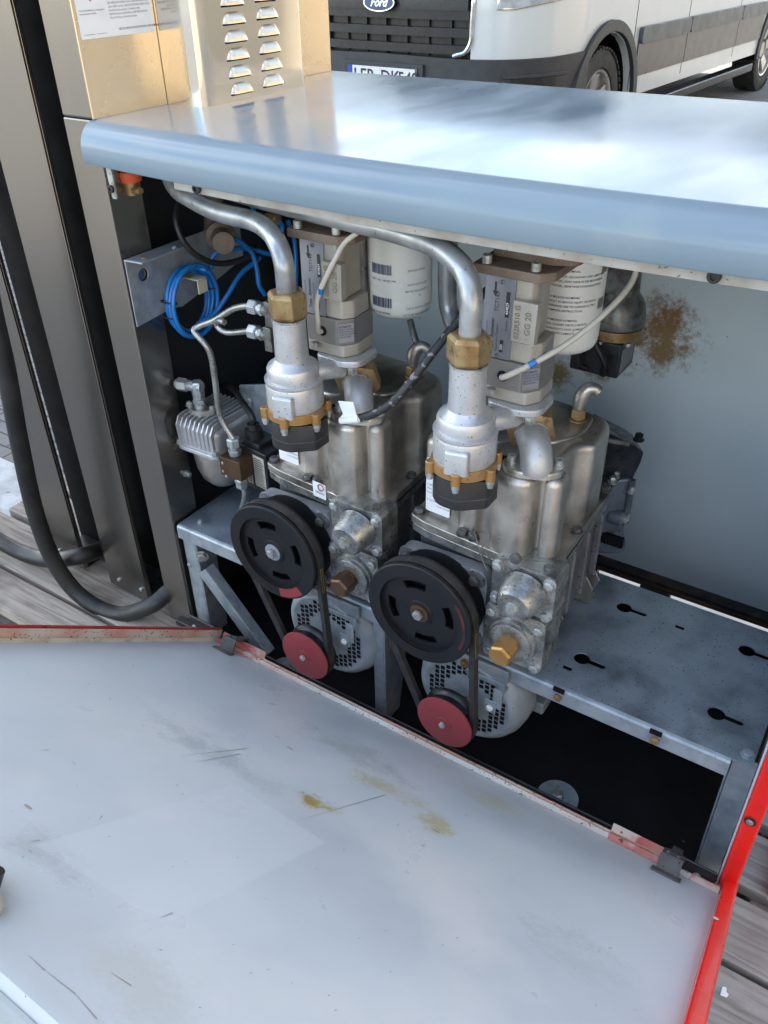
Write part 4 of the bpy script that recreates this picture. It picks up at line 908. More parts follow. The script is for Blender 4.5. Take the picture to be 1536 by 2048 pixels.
    for k, (l_, r_) in enumerate((('0044','Benzin'),('2275','Diesel'),('',''),('V 40 L','T3'),('Bmin','40 l/min'),('P zul max','1,7 bar (Benzin)'),('','1,9 bar (Diesel)'),('P zul min','1,4 bar (Benzin)'),('','1,6 bar (Diesel)'))):
        text(g, l_, o_+Z*(.053-k*.0054), eu, Z, .0034); text(g, r_, o_+eu*.013+Z*(.053-k*.0054), eu, Z, .0030)
    for zz in (.044, .038): g.plate(rrect(.0245,zz,.0275,zz+.004,.0002), [rrect(.025,zz+.0005,.027,zz+.0035,.0002)[::-1]], a+en*.0012, eu, Z, en, .0002)
    text(g, 'CE', o_+eu*.022+Z*.030, eu, Z, .005)
    obj('label_text', g, m_ink, lab)
    return t
pump2 = make_pump()
pump2['label'] = 'right belt-driven pump with bright brass bypass plug and large white data label'
pump1 = dup(pump2, SH, 'left belt-driven pump with dark tarnished plug and round white sticker on its flange')
for ch in pump1.children:
    for g2 in ch.children:
        if g2.name.startswith('brass_plug'): g2.data = g2.data.copy(); g2.data.materials.clear(); g2.data.materials.append(m_brown)
    if ch.name.startswith('large_pulley'):
        for g2 in ch.children:
            if g2.name.startswith('red_mark'):
                mm = MB(); mm.plate(arcslot(0,0,.0555,.0690,R_(-82),R_(-45),10), [], Vector((px0,-.0179,pz0))+SH, X, Z, Y, .0003)
                me = bpy.data.meshes.new('red_mark'); me.from_pydata([tuple(Vector(v)-root_loc(ch)) for v in mm.v], [], mm.f); me.materials.append(m_redp); g2.data = me
            if g2.name.startswith('hub_washer'): g2.data = g2.data.copy(); g2.data.materials.clear(); g2.data.materials.append(m_zinc)
q1 = Vector((.470-.2275,.0345,.3185))
g = MB(); a = A(627, 962, 'y', .0345); 
eu = Vector((1,-.07,0)).normalized(); g.plate(rrect(0,0,.0215,.0225,.001), [], A(627,990,'y',.033), eu, Z, Y, .0006)
st = obj('round_sticker', g, m_paper, pump1)
g = MB(); c = A(641,976,'y',.0300); g.plate(arcslot(0,0,.0038,.0052,R_(-60),R_(95)), [], c, eu, Z, Y, .0003); obj('red_arc', g, m_inkr, st)
g = MB(); g.plate(arcslot(0,0,.0038,.0052,R_(105),R_(290)), [], c, eu, Z, Y, .0003); text(g, 'Gilbarco', c-Z*.0096-eu*.0095, eu, Z, .0040, bold=.02); text(g, 'Gilbarco', c+Z*.0096+eu*.0095, -eu, -Z, .0040, bold=.02); obj('sticker_print', g, m_ink, st)
# lead seal wire across the right pump
g = MB(); pts = [A(960,1070,'y',.030), A(965,1095,'y',.028), A(985,1120,'y',.022), A(1030,1118,'y',.020), A(1100,1125,'y',.018)]
g.tube(pts, .0006, 6, 6); g.tube([A(948,1062,'y',.030), A(965,1120,'y',.02), A(975,1140,'y',.018)], .0006, 6, 4); obj('seal_wire', g, m_boltD, pump2)
c = A(1033,1115,'y',.019); g = MB(); g.cyl(c, c+Vector((0,-.004,0)), .0068, n=24); obj('lead_seal', g, m_boltD, pump2)

# motors -----------------------------------------------------------
mx0, mz0 = .471, .080
def make_motor():
    t = thing('electric_motor', (mx0, .12, -.0605), '', 'motor', 'grey electric motors below the shelf')
    o = Vector((mx0+.006, .034, mz0+.006)); g = MB()
    g.lathe(o, Y, [(0,.0015),(0,.045),(.0,.0595),(-.002,.0625),(-.001,.066),(.006,.0735),(.018,.079),(.032,.0805),(.044,.0805),(.044,.072)], 56, False); fc = obj('fan_cover', g, m_mgrey, t, ang=50)
    g = MB(); g.lathe(o+Y*.0425, Y, [(0,.0700),(.12,.0700),(.135,.060),(.14,.02)], 40, False)
    for k in range(28):
        a = 2*math.pi*k/28; d = X*math.cos(a)+Z*math.sin(a); tq = -X*math.sin(a)+Z*math.cos(a); g.obox(o+Y*.10+d*.0725, Y*.10, tq*.0018, d*.007)
    obj('motor_body', g, m_mgrey, t)
    g = MB(); n = 12; st_ = .0082
    for i in range(-n, n+1):
        for j in range(-n, n+1):
            cx, cz = i*st_+(st_/2), j*st_+((i % 2)*st_*.35); r = math.hypot(cx, cz)
            if .037 < r < .0565: g.obox(o+X*cx+Z*cz+Y*-.0003, X*.0056, Y*.001, Z*.0056)
    obj('fan_grille', g, m_dark, fc)
    g = MB(); g.cyl((mx0,.034,mz0), (mx0,-.012,mz0), .007, n=20); obj('shaft', g, m_boltD, t)
    g = MB(); g.lathe((mx0,-.0160,mz0), Y, [(0,.0118),(0,.0385),(.0008,.0400),(.0030,.0400),(.0034,.0390),(.0034,.0118)], 64, False); pl = obj('red_pulley', g, m_redp, t, ang=30)
    g = MB(); g.lathe((mx0,-.0158,mz0), Y, [(0,.0001),(0,.0122),(.010,.0122)], 40, False); g.lathe((mx0,-.0160,mz0), (0,-1,0), [(-.001,.0105),(.0006,.010),(.0009,.0075)], 30); obj('hub', g, m_redp, pl); bolt(pl, (mx0,-.0168,mz0), (0,-1,0), .0046, .0045, m_bolt, 'hub_bolt', False)
    g = MB(); g.lathe((mx0,-.0125,mz0), Y, [(0,.0385),(.0035,.0345),(.012,.0345),(.0165,.0385),(.0205,.0390),(.0205,.01)], 48, False); obj('groove', g, m_blackp, pl)
    # hanging bracket
    b = MB(); b.box((mx0+.004,.030,.1335), (mx0+.060,.0385,.1420)); b.box((mx0-.03,.033,.1425), (mx0+.062,.0375,.1625))
    b.box((mx0+.050,.018,.108), (mx0+.063,.0205,.1415)); b.box((mx0+.050,.0207,.132), (mx0+.063,.0375,.1345))
    b.box((mx0+.040,.0165,.098), (mx0+.056,.0185,.120)); br = obj('motor_bracket', b, m_zinc, t, .001)
    g = MB(); p = Vector((mx0+.048,.0163,.107)); g.lathe(p, (0,-1,0), [(0,.0046),(.002,.0042),(.0028,.002)], 20); obj('plastic_plug', g, m_white, br)
    bolt(br, (mx0+.002,.0325,.149), (0,-1,0), .005, .004, m_brass)
    g = MB(); g.obox((mx0+.085,.10,.065), X*.02, Y*.03, Z*.02); obj('motor_foot', g, m_mgrey, t, .003)
    return t
mot2 = make_motor(); mot2['label'] = 'grey motor with red pulley under the right pump'
mot1 = dup(mot2, SH, 'grey motor with red pulley under the left pump, above the diagonal brace')

# belts ------------------------------------------------------------
def make_belt():
    c1 = Vector((px0, 0, pz0)); r1 = .0690; c2 = Vector((mx0, 0, mz0)); r2 = .0375
    d = c2-c1; D_ = d.length; a = math.atan2(d.z, d.x); b = math.acos((r1-r2)/D_)
    pts = []
    n = 40
    for k in range(n+1):
        an = a+b+(2*math.pi-2*b)*k/n; pts.append(Vector((c1.x+r1*math.cos(an), 0, c1.z+r1*math.sin(an))))
    p_, q_ = pts[-1], Vector((c2.x+r2*math.cos(a-b), 0, c2.z+r2*math.sin(a-b)))
    for k in range(1, 8): pts.append(p_.lerp(q_, k/8))
    for k in range(n//2+1):
        an = a-b+(2*b)*k/(n//2); pts.append(Vector((c2.x+r2*math.cos(an), 0, c2.z+r2*math.sin(an))))
    p_, q_ = pts[-1], pts[0]
    for k in range(1, 8): pts.append(p_.lerp(q_, k/8))
    m = len(pts); vs = []; fs = []
    sec = [(-.0056, .0035), (.0056, .0035), (.0036, -.0045), (-.0036, -.0045)]
    for i in range(m):
        T = (pts[(i+1) % m]-pts[i-1]).normalized(); N_ = T.cross(Y)
        if N_.dot(pts[i]-(c1+c2)/2) < 0: N_ = -N_
        for (y_, o_) in sec: vs.append(pts[i]+N_*o_+Y*(y_-.0045))
    for i in range(m):
        for k in range(4): k2 = (k+1) % 4; i2 = (i+1) % m; fs.append((i*4+k, i*4+k2, i2*4+k2, i2*4+k))
    g = MB(); g.add(vs, fs)
    t = thing('drive_belt', (.45, -.0045, .16), '', 'drive belt', 'rubber drive belts of the pumps')
    obj('belt', g, m_belt, t, ang=30)
    # faint yellow print on the right run
    an = a-b if math.cos(a-b) > math.cos(a+b) else a+b
    e1 = Vector((c1.x+r1*math.cos(an), -.0045, c1.z+r1*math.sin(an))); e2 = Vector((c2.x+r2*math.cos(an), -.0045, c2.z+r2*math.sin(an))); u = (e2-e1).normalized(); nn = Vector((math.cos(an), 0, math.sin(an)))
    return t, (e1, u, nn)
belt2, (be, bu, bn_) = make_belt()
g = MB(); g.plate(rrect(.008,-.0022,.046,.0022,.0005), [rrect(.0086,-.0016,.0454,.0016,.0004)[::-1]], be+bn_*.0036, bu, Y, bn_, .0002)
obj('belt_print', g, m_inky, belt2); belt2['label'] = 'black drive belt from the right large pulley to its red motor pulley'
belt1 = dup(belt2, SH, 'black drive belt from the left large pulley to its red motor pulley')

# solenoid valves with pipe ---------------------------------------------
def make_valve():
    x, y = .474, .002
    t = thing('solenoid_valve', (x, y, .42), '', 'valve', 'cast valves hanging before the pumps')
    g = MB(); o = Vector((x, y, 0))
    g.lathe(o, Z, [(.474,.0325),(.478,.0330),(.500,.0330),(.503,.0320),(.5055,.0335),(.5085,.0335),(.510,.0300),(.520,.0300),(.5235,.0285),(.527,.0225),(.531,.0192),(.545,.0186),(.5775,.0183)], 48)
    body = obj('valve_body', g, m_aluL, t, ang=30)
    g = MB(); g.prism(rpoly([(x-.012,y-.0385),(x+.013,y-.0385),(x+.014,y-.02),(x-.013,y-.02)], .004), .4725, .4985, .003, 3); g.xform(lambda v: o+Matrix.Rotation(R_(14), 3, 'Z')@(v-o))
    obj('valve_lug', g, m_aluL, body)
    # side arm to the meter
    g = MB(); g.tube([(x+.010,y+.008,.512),(x+.024,y+.030,.510),(x+.030,y+.050,.506)], .0115, 18, 6); g.prism(rpoly([(x+.000,y+.040),(x+.040,y+.036),(x+.060,y+.048),(x+.058,y+.09),(x+.004,y+.09)], .01), .5140, .5212, .002)
    obj('side_arm', g, m_aluL, body, ang=50); bolt(body, (x+.049,y+.047,.514), (0,0,-1), .006, .009, m_bolt)
    g = MB(); g.lathe(o, Z, [(.4615,.0325),(.4625,.0345),(.4700,.0348),(.4738,.0345)], 48)
    for k in range(6):
        a = 2*math.pi*k/6-.25; g.lathe(Vector((x+.0365*math.cos(a), y+.0365*math.sin(a), 0)), Z, [(.4602,.0042),(.4610,.0052),(.4732,.0052),(.4740,.0046)], 20)
    br = obj('brass_ring', g, m_brassB, t, ang=35)
    for k in range(6):
        a = 2*math.pi*k/6-.25; p = Vector((x+.037*math.cos(a), y+.037*math.sin(a), .4600)); g = MB(); g.lathe(p, (0,0,-1), [(-.001,.0044),(.004,.0044),(.005,.0034),(.0078,.0034),(.0080,.0018)], 16); obj('ring_screw', g, m_bolt, br)
    g = MB(); g.prism(rpoly([(x-.030,y-.015,.008),(x-.014,y-.031,.010),(x+.010,y-.031,.008),(x+.034,y-.010,.004),(x+.034,y+.018),(x-.030,y+.020)], .006, 6), .4255, .4590, .0015, 2)
    g.xform(lambda v: v); coil = obj('coil_housing', g, m_black, t, ang=35)
    g = MB(); g.prism(rpoly([(x-.0302,y-.0152,.008),(x-.014,y-.0313,.010),(x+.010,y-.0313,.008),(x+.0343,y-.010,.004),(x+.0343,y+.018),(x-.0303,y+.020)], .006, 6), .4370, .4376); obj('coil_seam', g, m_boltD, coil)
    g = MB(); g.hexn((x,y,.5790), (x,y,.6085), .0222, .9); obj('union_nut', g, m_brass, t, .0014)
    g = MB(); g.lathe((x,y,0), Z, [(.5765,.0190),(.5788,.0190)], 40); obj('steel_ring', g, m_bolt, t)
    return t
val2 = make_valve(); val2['label'] = 'cast valve with brass ring and black coil hanging before the right pump label'
val1 = dup(val2, SH+Vector((.004, .002, .0)), 'cast valve with brass ring and black coil hanging above the left pulley')
def big_pipe(pts, label, loc):
    return tag(obj('bent_pipe', MB().tube(pts, .0108, 24, 10), m_tube, None, loc=loc), label, 'pipe', 'bent steel pipes under the lid')
v2 = Vector((.474,.002,0))
big_pipe([v2+Z*.606, v2+Z*.625, v2+Vector((-.0005,.0015,.640)), v2+Vector((-.008,.008,.655)), v2+Vector((-.026,.020,.666)), v2+Vector((-.060,.034,.673)), (.36,.044,.677), (.28,.048,.680), (.18,.056,.683), (.08,.075,.685), (.0,.10,.686)], 'long bent steel pipe from the right valve nut, running left under the lid', (.474,.002,.606))
v1 = v2+SH+Vector((.004,.002,0))
big_pipe([v1+Z*.606, v1+Z*.625, v1+Vector((-.0015,.001,.637)), v1+Vector((-.012,.008,.651)), v1+Vector((-.034,.021,.660)), v1+Vector((-.070,.036,.663)), (.115,.054,.661), (.045,.080,.662), (.012,.094,.6645), (-.012,.107,.675), (-.025,.12,.70)], 'bent steel pipe from the left valve nut, rising behind the orange cap', (.25,.004,.606))

# flow meters -------------------------------------------------------------
HOLE = A(1005, 752, 'y', .0462)
def make_meter():
    t = thing('flow_meter', (.492, .085, .54), '', 'flow meter', 'cast flow meters under the lid')
    x0, x1, yf_ = .4635, .512, .050
    g = MB(); g.prism(rpoly([(x0,yf_),(x1,yf_),(x1+.004,.058),(x1+.002,.092),(x0,.092)], .003), .5885, .6515)
    g.prism(rpoly([(x0+.004,yf_),(x1+.004,yf_),(x1+.013,.062),(x1+.011,.094),(x0,.094)], .003), .5670, .5884)
    body = obj('meter_body', g, m_meter, t, .002)
    g = MB(); g.prism(rpoly([(x0+.002,yf_-.001),(x1+.004,yf_-.001),(x1+.014,.066),(x1+.012,.10),(x0+.002,.10)], .003), .5215, .5362)
    obj('base_block', g, m_meter, t, .002)
    g = MB(); g.plate(rpoly([(.498,.592),(.5225,.592),(.5235,.6330),(.4985,.633)], .001), [], (0,yf_-.008,0), X, Z, Y, .009); obj('raised_panel', g, m_meter, t, .0014)
    g = MB(); text(g, '022R510 G', (.5060,yf_-.0086,.5950), Z, -X, .0074, bold=.02); text(g, 'GG 20', (.5175,yf_-.0086,.6005), Z, -X, .0085, bold=.02); obj('cast_lettering', g, mat('cast_letter_edge', (.22,.19,.14), .2, .5), t)
    g = MB(); g.plate(rpoly([(.4640,.5680),(.4955,.5680),(.4970,.6515),(.4650,.6515)], .001), [], (0,yf_-.0022,0), X, Z, Y, .0018); pt = obj('name_plate', g, m_plate, t)
    yy = yf_-.0026; g = MB()
    g.add([(0.4750,yy,.6455),(0.4770,yy,.6455),(0.4770,yy,.6365),(0.4790,yy,.6365),(0.4760,yy,.6305),(0.4730,yy,.6365),(0.4750,yy,.6365)], [(0,1,2,3,4,5,6)])
    g.add([(0.4875,yy,.612),(0.4915,yy,.612),(0.4920,yy,.6375),(0.4880,yy,.6375)], [(0,1,2,3)])
    g.add([(0.4840,yy,.575),(0.4875,yy,.575),(0.4878,yy,.588),(0.4843,yy,.588)], [(0,1,2,3)])
    text(g, 'Bopp & Reuther GmbH & Co.KG', (0.4695,yy,.5755), Z, -X, .0022); text(g, 'Type   Ecometer', (0.4765,yy,.5750), Z, -X, .0050, bold=.01); text(g, 'Measurement Transducer', (0.4810,yy,.5750), Z, -X, .0028); text(g, 'TC7143', (0.4805,yy,.6160), Z, -X, .0062)
    text(g, 'Serial No.', (0.4908,yy,.5980), Z, -X, .0030); obj('plate_print', g, m_ink, pt)
    g = MB(); text(g, '454829', (0.4910,yy-.0002,.6150), Z, -X, .0040); text(g, '200', (0.4872,yy-.0002,.5775), Z, -X, .0040); obj('stamped_number', g, m_paper, pt)
    screw(pt, (.4825,yf_-.0022,.6460), (0,-1,0), .0022, .0012, m_boltD); screw(pt, (.4810,yf_-.0022,.5710), (0,-1,0), .0020, .0012, m_boltD)
    g = MB(); g.prism(rpoly([(x0+.004,yf_-.0035),(x1-.002,yf_-.0035),(x1+.012,.062),(x1+.012,.10),(x0+.004,.10)], .002), .5363, .5668); sb = obj('sensor_box', g, mat('sensor_grey', (.20,.195,.195), .4, .45, (.20,.19,.18), 20, .4, .6), t, .001)
    g = MB(); p = HOLE; g.lathe(p, (0,-1,0), [(0,.0058),(.0006,.0058),(.0008,.0040)], 24); obj('cable_hole', g, m_dark, sb)
    # the side label of the sensor box
    a = Vector((x1-.0015,yf_-.0030,.5400)); b_ = Vector((x1+.0120,.0620,.5400)); eu = (b_-a).normalized(); en = Vector((eu.y,-eu.x,0)); a = a+en*.0008+eu*.0012
    g = MB(); g.plate([(0,0),((b_-a).length-.001,0),((b_-a).length-.001,.0225),(0,.0225)], [], a, eu, Z, en, .0004); sl_ = obj('side_label', g, m_plate, sb)
    g = MB(); text(g, 'ELTOMATIC', a+en*.0009+Z*.0180+eu*.001, eu, Z, .0026, bold=.02); lines(g, ['Sensor Transducer','PTB 3.43 No. 80-217','Serial No.: FM 09224','Date 05/2004'], a+en*.0009+Z*.0150+eu*.001, eu, Z, .0024, 1.25); obj('label_text', g, m_ink, sl_)
    # top casting, rusty
    g = MB(); g.prism(rpoly([(x0-.010,yf_-.010),(x1+.010,yf_-.010),(x1+.022,.054),(x1+.022,.118),(x0-.010,.118)], .003), .6530, .6625)
    g.prism(rpoly([(x0-.004,.068),(x1+.012,.066),(x1+.034,.078),(x1+.034,.125),(x0-.004,.125)], .006), .6626, .6990); tf = obj('top_casting', g, m_rustc, t, .0012)
    for (bx, by) in ((x0+.003,yf_-.005),(x1+.004,yf_-.003)):
        g = MB(); g.lathe((bx,by,.6630), Z, [(0,.0048),(.0075,.0048),(.008,.004),(.008,.0022),(.005,.0022)], 18); obj('cap_screw', g, m_bolt, tf)
    g = MB(); p = Vector((x0+.016,yf_+.006,.5400)); 
    g.lathe(Vector((x0+.016,yf_-.0055,.5290)), Z, [(0,.0042),(.006,.0042)], 14); obj('flange_screw', g, m_bolt, t)
    return t
met2 = make_meter(); met2['label'] = 'beige cast flow meter behind the right valve, cable crossing its white filter'
met1 = dup(met2, SH, 'beige cast flow meter behind the left valve, left of a white filter')
# signal cables
hole = HOLE.copy()
pts = [hole+Vector((0,.004,0)), hole+Vector((.003,-.004,.001)), A(1060,730,'y',.052), A(1130,690,'y',.075), A(1195,640,'y',.10), A(1245,590,'y',.125), A(1268,555,'y',.14), A(1275,520,'y',.145), A(1278,480,'y',.15)]
cb = tag(obj('signal_cable', MB().tube(pts, .0030, 12, 8), m_cable, None, loc=pts[1]), 'grey-white signal cable from the right meter, sweeping up across the filter', 'cable', 'grey-white signal cables')
p = A(1065,727,'y',.0522); d = (pts[3]-pts[2]).normalized(); obj('blue_marker', MB().cyl(p-d*.004, p+d*.004, .0035, n=16), m_blue, cb)
h_ = hole+SH; pts = [h_+Vector((0,.004,0)), h_+Vector((-.001,-.005,.001)), A(636,640,'y',.034), A(634,605,'y',.034), A(645,570,'y',.036), A(672,515,'y',.040), A(690,485,'y',.046), A(715,465,'y',.052), A(740,440,'y',.06)]
cb = tag(obj('signal_cable', MB().tube(pts, .0028, 12, 8), m_cable, None, loc=pts[1]), 'grey-white signal cable curling up from the left meter', 'cable', 'grey-white signal cables')
p = A(642,582,'y',.0355); d = Vector((.25,0,1)).normalized(); obj('blue_marker', MB().cyl(p-d*.003, p+d*.003, .0034, n=16), m_blue, cb)

# filters -------------------------------------------------------------------
def make_filter(c, rot, label, rows):
    t = thing('spin_on_filter', (c[0], c[1], .48), label, 'filter', 'white spin-on filters at the back')
    o = Vector((c[0], c[1], 0)); g = MB()
    zb = c[2]
    g.lathe(o, Z, [(zb,.0001),(zb,.024),(zb+.002,.031),(zb+.006,.0365),(zb+.012,.0392),(zb+.020,.0398),(zb+.135,.0398),(zb+.140,.0385)], 56, False)
    cn = obj('canister', g, m_white, t, ang=45)
    g = MB(); g.lathe(o, Z, [(zb+.1402,.034),(zb+.150,.034)], 32); g.obox(o+Z*(zb+.165), X*.07, Y*.07, Z*.028); obj('filter_head', g, m_rustc, t, .003)
    for (m_, items) in rows:
        g = MB()
        for (kind, ang, z, s, *r) in items:
            a0 = R_(ang+rot); tmp = MB()
            if kind == 't': text(tmp, s, (0,0,0), X, Z, r[0], r[1] if len(r) > 1 else 'LEFT', .01)
            elif kind == 'b':
                xx = 0
                for w_ in s: tmp.box((xx, -.0001, 0), (xx+int(w_)*.0005, .0001, .012)); xx += int(w_)*.0005+.0005
            R0 = .0401
            tmp.v = [tuple(o+Vector((R0*math.cos(a0+v[0]/R0), R0*math.sin(a0+v[0]/R0), zb+z+v[2]))) for v in tmp.v]; g.add(tmp.v, tmp.f)
        obj('printing', g, m_, cn)
    return t
warn = [('t',-92,.112,'DOT',.0062),('t',-96,.100,'MICRON NOMINAL',.0034)]+[('t',-99,.094-k*.0052,s,.0032) for k, s in enumerate(('GEFAHR FÜR GESUNDHEIT UND LEBEN BEIM','WECHSEL, DARF DIESE FILTER MONTIEREN.','WECHSEL. SIEHE WARTUNGSANLEITUNG'))]
warn += [('t',-99,.071,'10 MICRON NOMINAL',.0034)]+[('t',-100,.066-k*.0050,s,.0032) for k, s in enumerate(('RESULT IN SERIOUS INJURY OR DEATH','WARNINGS ARE TO CHANGE FILTERS','COMPLETE INSTRUCTIONS'))]
warn += [('t',-99,.045,'10 MICRON NOMINAL:',.0034)]+[('t',-100,.040-k*.0050,s,.0032) for k, s in enumerate(('PUO CAUSARE FERITE O MORTE','QUALIFICATO DEVE CAMBIARE I FILTRI','ISTRUZIONI COMPLETE'))]
bars = '1213121132112312113121'
make_filter((.487,.212,.5215), 0, 'white canister filter with warning text, behind the right meter', [(m_ink, warn), (m_inkg, [('b',-14,.095,bars[:10]),('b',-14,.055,bars[:10])])])
make_filter((.281,.182,.5330), 0, 'white canister filter with blue barcodes, between the two meters', [(m_inkb, [('b',-112,.058,bars),('b',-112,.018,bars),('t',-112,.050,'PART NO. 140 032 744',.0034),('t',-112,.010,'146 032 741 9503050',.0030)]),
    (m_inkg, [('t',-44,.062,'ZAHLER STAND',.0034),('t',-44,.045,'DATE INSTALLED',.0036),('t',-48,.037,'METRE READINGS  A',.0036),('t',-22,.031,'B',.0036),('t',-46,.016,'DATA INSTALLAZIONE',.0036),('t',-52,.008,'LETTURE MISURATORE  A',.0036),('t',-22,.002,'B',.0036)])])

# ================================================================== LEFT SIDE OF THE CABINET
# ribbed vapour pump
t = thing('vapour_pump', (-.002, .115, .215), 'silver ribbed dome-shaped vapour pump beside the steel column', 'vapour pump')
x0, x1, y0, y1 = -.043, .036, .070, .165
g = MB(); g.prism(rrect(x0, y0, x1, y1, .014), .300, .338, .010, 4); g.prism(rrect(x0-.003, y0-.004, x1+.003, y1+.003, .016), .2935, .3005, .001, 2)
body = obj('pump_casing', g, m_aluL, t, .0015)
for k in range(9):
    xx = x0+.006+k*.0085; g = MB()
    g.plate([(y0-.001,.304),(y0-.003,.334),(y0+.004,.3455),(y0+.012,.348),(y1-.006,.348),(y1-.006,.330),(y0+.01,.330),(y0+.01,.304)], [], (xx-.0012,0,0), Y, Z, X, .0024); obj('cooling_rib', g, m_aluL, body, .0006)
c = Vector((-.002, .116, 0)); g = MB(); g.lathe(c, Z, [(.2934,.0425),(.278,.0420),(.255,.0395),(.238,.0340),(.226,.0240),(.221,.0110),(.2205,.0001)], 40); obj('dome', g, m_alu, t)
for (bx, by) in ((x0+.004,y0+.002),(x1-.004,y0+.002),(x0+.004,y1-.004),(x1-.004,y1-.004)): bolt(t, (bx,by,.3005), Z, .0050, .005, m_bolt, 'casing_bolt')
p = Vector((-.013, .098, .347)); g = MB(); g.plate(rpoly([(-.022,-.006),(-.008,-.014),(.010,-.013),(.026,.006),(.010,.014),(-.008,.013)], .006), [], p, X, Y, Z, .008); fb = obj('fitting_flange', g, m_alu, t, .001)
bolt(fb, p+Vector((-.018,-.004,.008)), Z, .0045, .005); bolt(fb, p+Vector((.020,.004,.008)), Z, .0045, .005)
g = MB(); g.cyl(p+Z*.008, p+Z*.014, .0080, n=24); g.hexn(p+Z*.014, p+Z*.022, .0098, .4); g.lathe(p, Z, [(.0215,.0080),(.0235,.0085),(.026,.0085)], 24)
g.hexn(p+Z*.025, p+Z*.050, .0094, .1); g.lathe(p+Z*.0415, (-1,-.25,0), [(-.008,.0080),(.014,.0080),(.016,.007)], 20); g.hexn(p+Vector((-.015,-.004,.0415)), p+Vector((-.031,-.008,.0415)), .0102, .2); g.lathe(p+Vector((-.031,-.008,.0415)), (-1,-.25,0), [(-.001,.0075),(.003,.0065)], 20)
obj('elbow_fitting', g, mat('zinc_fitting', (.46,.50,.51), .6, .32, (.36,.39,.40), 40, .4, .65, speck=(.2,.2,.2), sps=300, spt=.72), t, .0006)
m_fit = MATS['zinc_fitting']
# manifold block with nuts and the steel line
b0 = A(437, 912, 'y', .066); b1 = A(492, 972, 'y', .066)
t = thing('manifold_block', ((b0.x+b1.x)/2, .08, b1.z), 'small brown metal block with hexagon nuts above and below, beside the ribbed pump', 'manifold')
g = MB(); g.box((b0.x, .066, b1.z+.004), (b0.x+.040, .098, b0.z)); obj('block', g, m_brown, t, .0008)
for (dx, dz) in ((.006,-.010),(.010,-.031),(.028,-.034),(.005,-.024)): screw(t, (b0.x+dx, .066, b0.z+dz), (0,-1,0), .0022, .0008, m_bolt, 'set_screw')
n0 = Vector((b0.x+.018, .082, b0.z)); g = MB(); g.cyl(n0, n0+Z*.004, .0085, n=20); g.hexn(n0+Z*.004, n0+Z*.009, .0100, .1); g.lathe(n0, Z, [(.009,.0075),(.013,.0080)], 20); g.hexn(n0+Z*.013, n0+Z*.028, .0102, .5); obj('hex_nut', g, m_fit, t, .0005)
n1 = Vector((b0.x+.026, .080, b1.z+.004)); g = MB(); g.cyl(n1, n1-Z*.005, .0080, n=20); g.hexn(n1-Z*.005, n1-Z*.021, .0098, .5); obj('hex_nut', g, m_fit, t, .0005)
m_line = mat('thin_steel_line', (.42, .42, .40), .7, .28, (.26, .26, .25), 30, .4, .65, (1,1,1), .08, speck=(.10,.08,.06), sps=300, spt=.68)
pts = [n0+Z*.026, A(440,830,'y',.080), A(430,760,'y',.078), A(422,712,'y',.076), A(410,688,'y',.074), A(388,662,'y',.074), A(400,652,'y',.080), A(430,640,'y',.084), A(462,620,'y',.086), A(485,613,'y',.086), A(503,612,'y',.086)]
tag(obj('steel_line', MB().tube(pts, .0043, 14, 8), m_line, None, loc=pts[0]), 'thin bent steel line rising from the brown block, then right to the upper fitting', 'pipe', 'thin steel lines at the left')
pts = [n1-Z*.018, n1-Z*.035+X*.002, A(478,1040,'y',.085), A(482,1056,'y',.09)]
tag(obj('steel_line', MB().tube(pts, .0043, 14, 8), m_line, None, loc=pts[0]), 'short steel line going down below the brown block behind the pulley', 'pipe', 'thin steel lines at the left')
pts = [A(503,661,'y',.086), A(480,664,'y',.086), A(455,665,'y',.084), A(440,658,'y',.083), A(433,648,'y',.082), A(438,641,'y',.080), A(449,645,'y',.078)]
tag(obj('steel_line', MB().tube(pts, .0040, 14, 8), m_line, None, loc=pts[0]), 'short steel line with a curled open end below the blue coil', 'pipe', 'thin steel lines at the left')
for (py, lb) in ((612, 'upper hexagon compression fitting left of the brass nut'), (661, 'lower hexagon compression fitting left of the brass nut')):
    p = A(499, py, 'y', .086); t = thing('compression_fitting', p, lb, 'fitting', 'compression fittings at the left'); d = X
    g = MB(); g.hexn(p, p+d*.0145, .0098, .2); g.cyl(p+d*.0145, p+d*.018, .0066, n=20); obj('union_nut', g, m_fit, t, .0005)
    g = MB(); g.hexn(p+d*.018, p+d*.024, .0086, .5); obj('lock_nut', g, m_bolt, t, .0004)
    g = MB(); g.cyl(p+d*.0235, p+d*.038, .0078, n=20); g.box((p.x+.034, p.y-.012, p.z-.016), (p.x+.046, p.y+.012, p.z+.016)); obj('port', g, m_boltD, t, .001)
# black sensor box with two labels
t = thing('sensor_box', (.088, .115, .25), 'black plastic sensor box with two cream labels beside the brown block', 'sensor box')
q0 = A(472, 893, 'y', .098)
rot = Matrix.Rotation(R_(-8), 3, 'Z'); O = Vector((q0.x+.006, .098, q0.z))
def lx(v): return O+rot@Vector(v)
g = MB(); g.box((0,0,-.062), (.058,.045,.008)); g.box((.004,.004,.0081), (.040,.040,.016)); g.xform(lx); bx_ = obj('box', g, m_black, t, .002)
g = MB(); p = lx((.016,.018,.016)); g.lathe(p, Z, [(0,.0135),(.014,.0125),(.015,.0095),(.022,.0090)], 24); obj('cable_gland', g, m_rubber, t)
g = MB(); g.box((.030,-.0006,-.052), (.053,-.0001,.000)); g.xform(lx); l1 = obj('cream_label', g, m_paperc, bx_)
g = MB()
for k in range(13): g.box((.0315,-.0009,-.050+k*.0037), (.0515-(k*7 % 5)*.001,-.0007,-.0485+k*.0037))
g.xform(lx); obj('label_print', g, m_ink, l1)
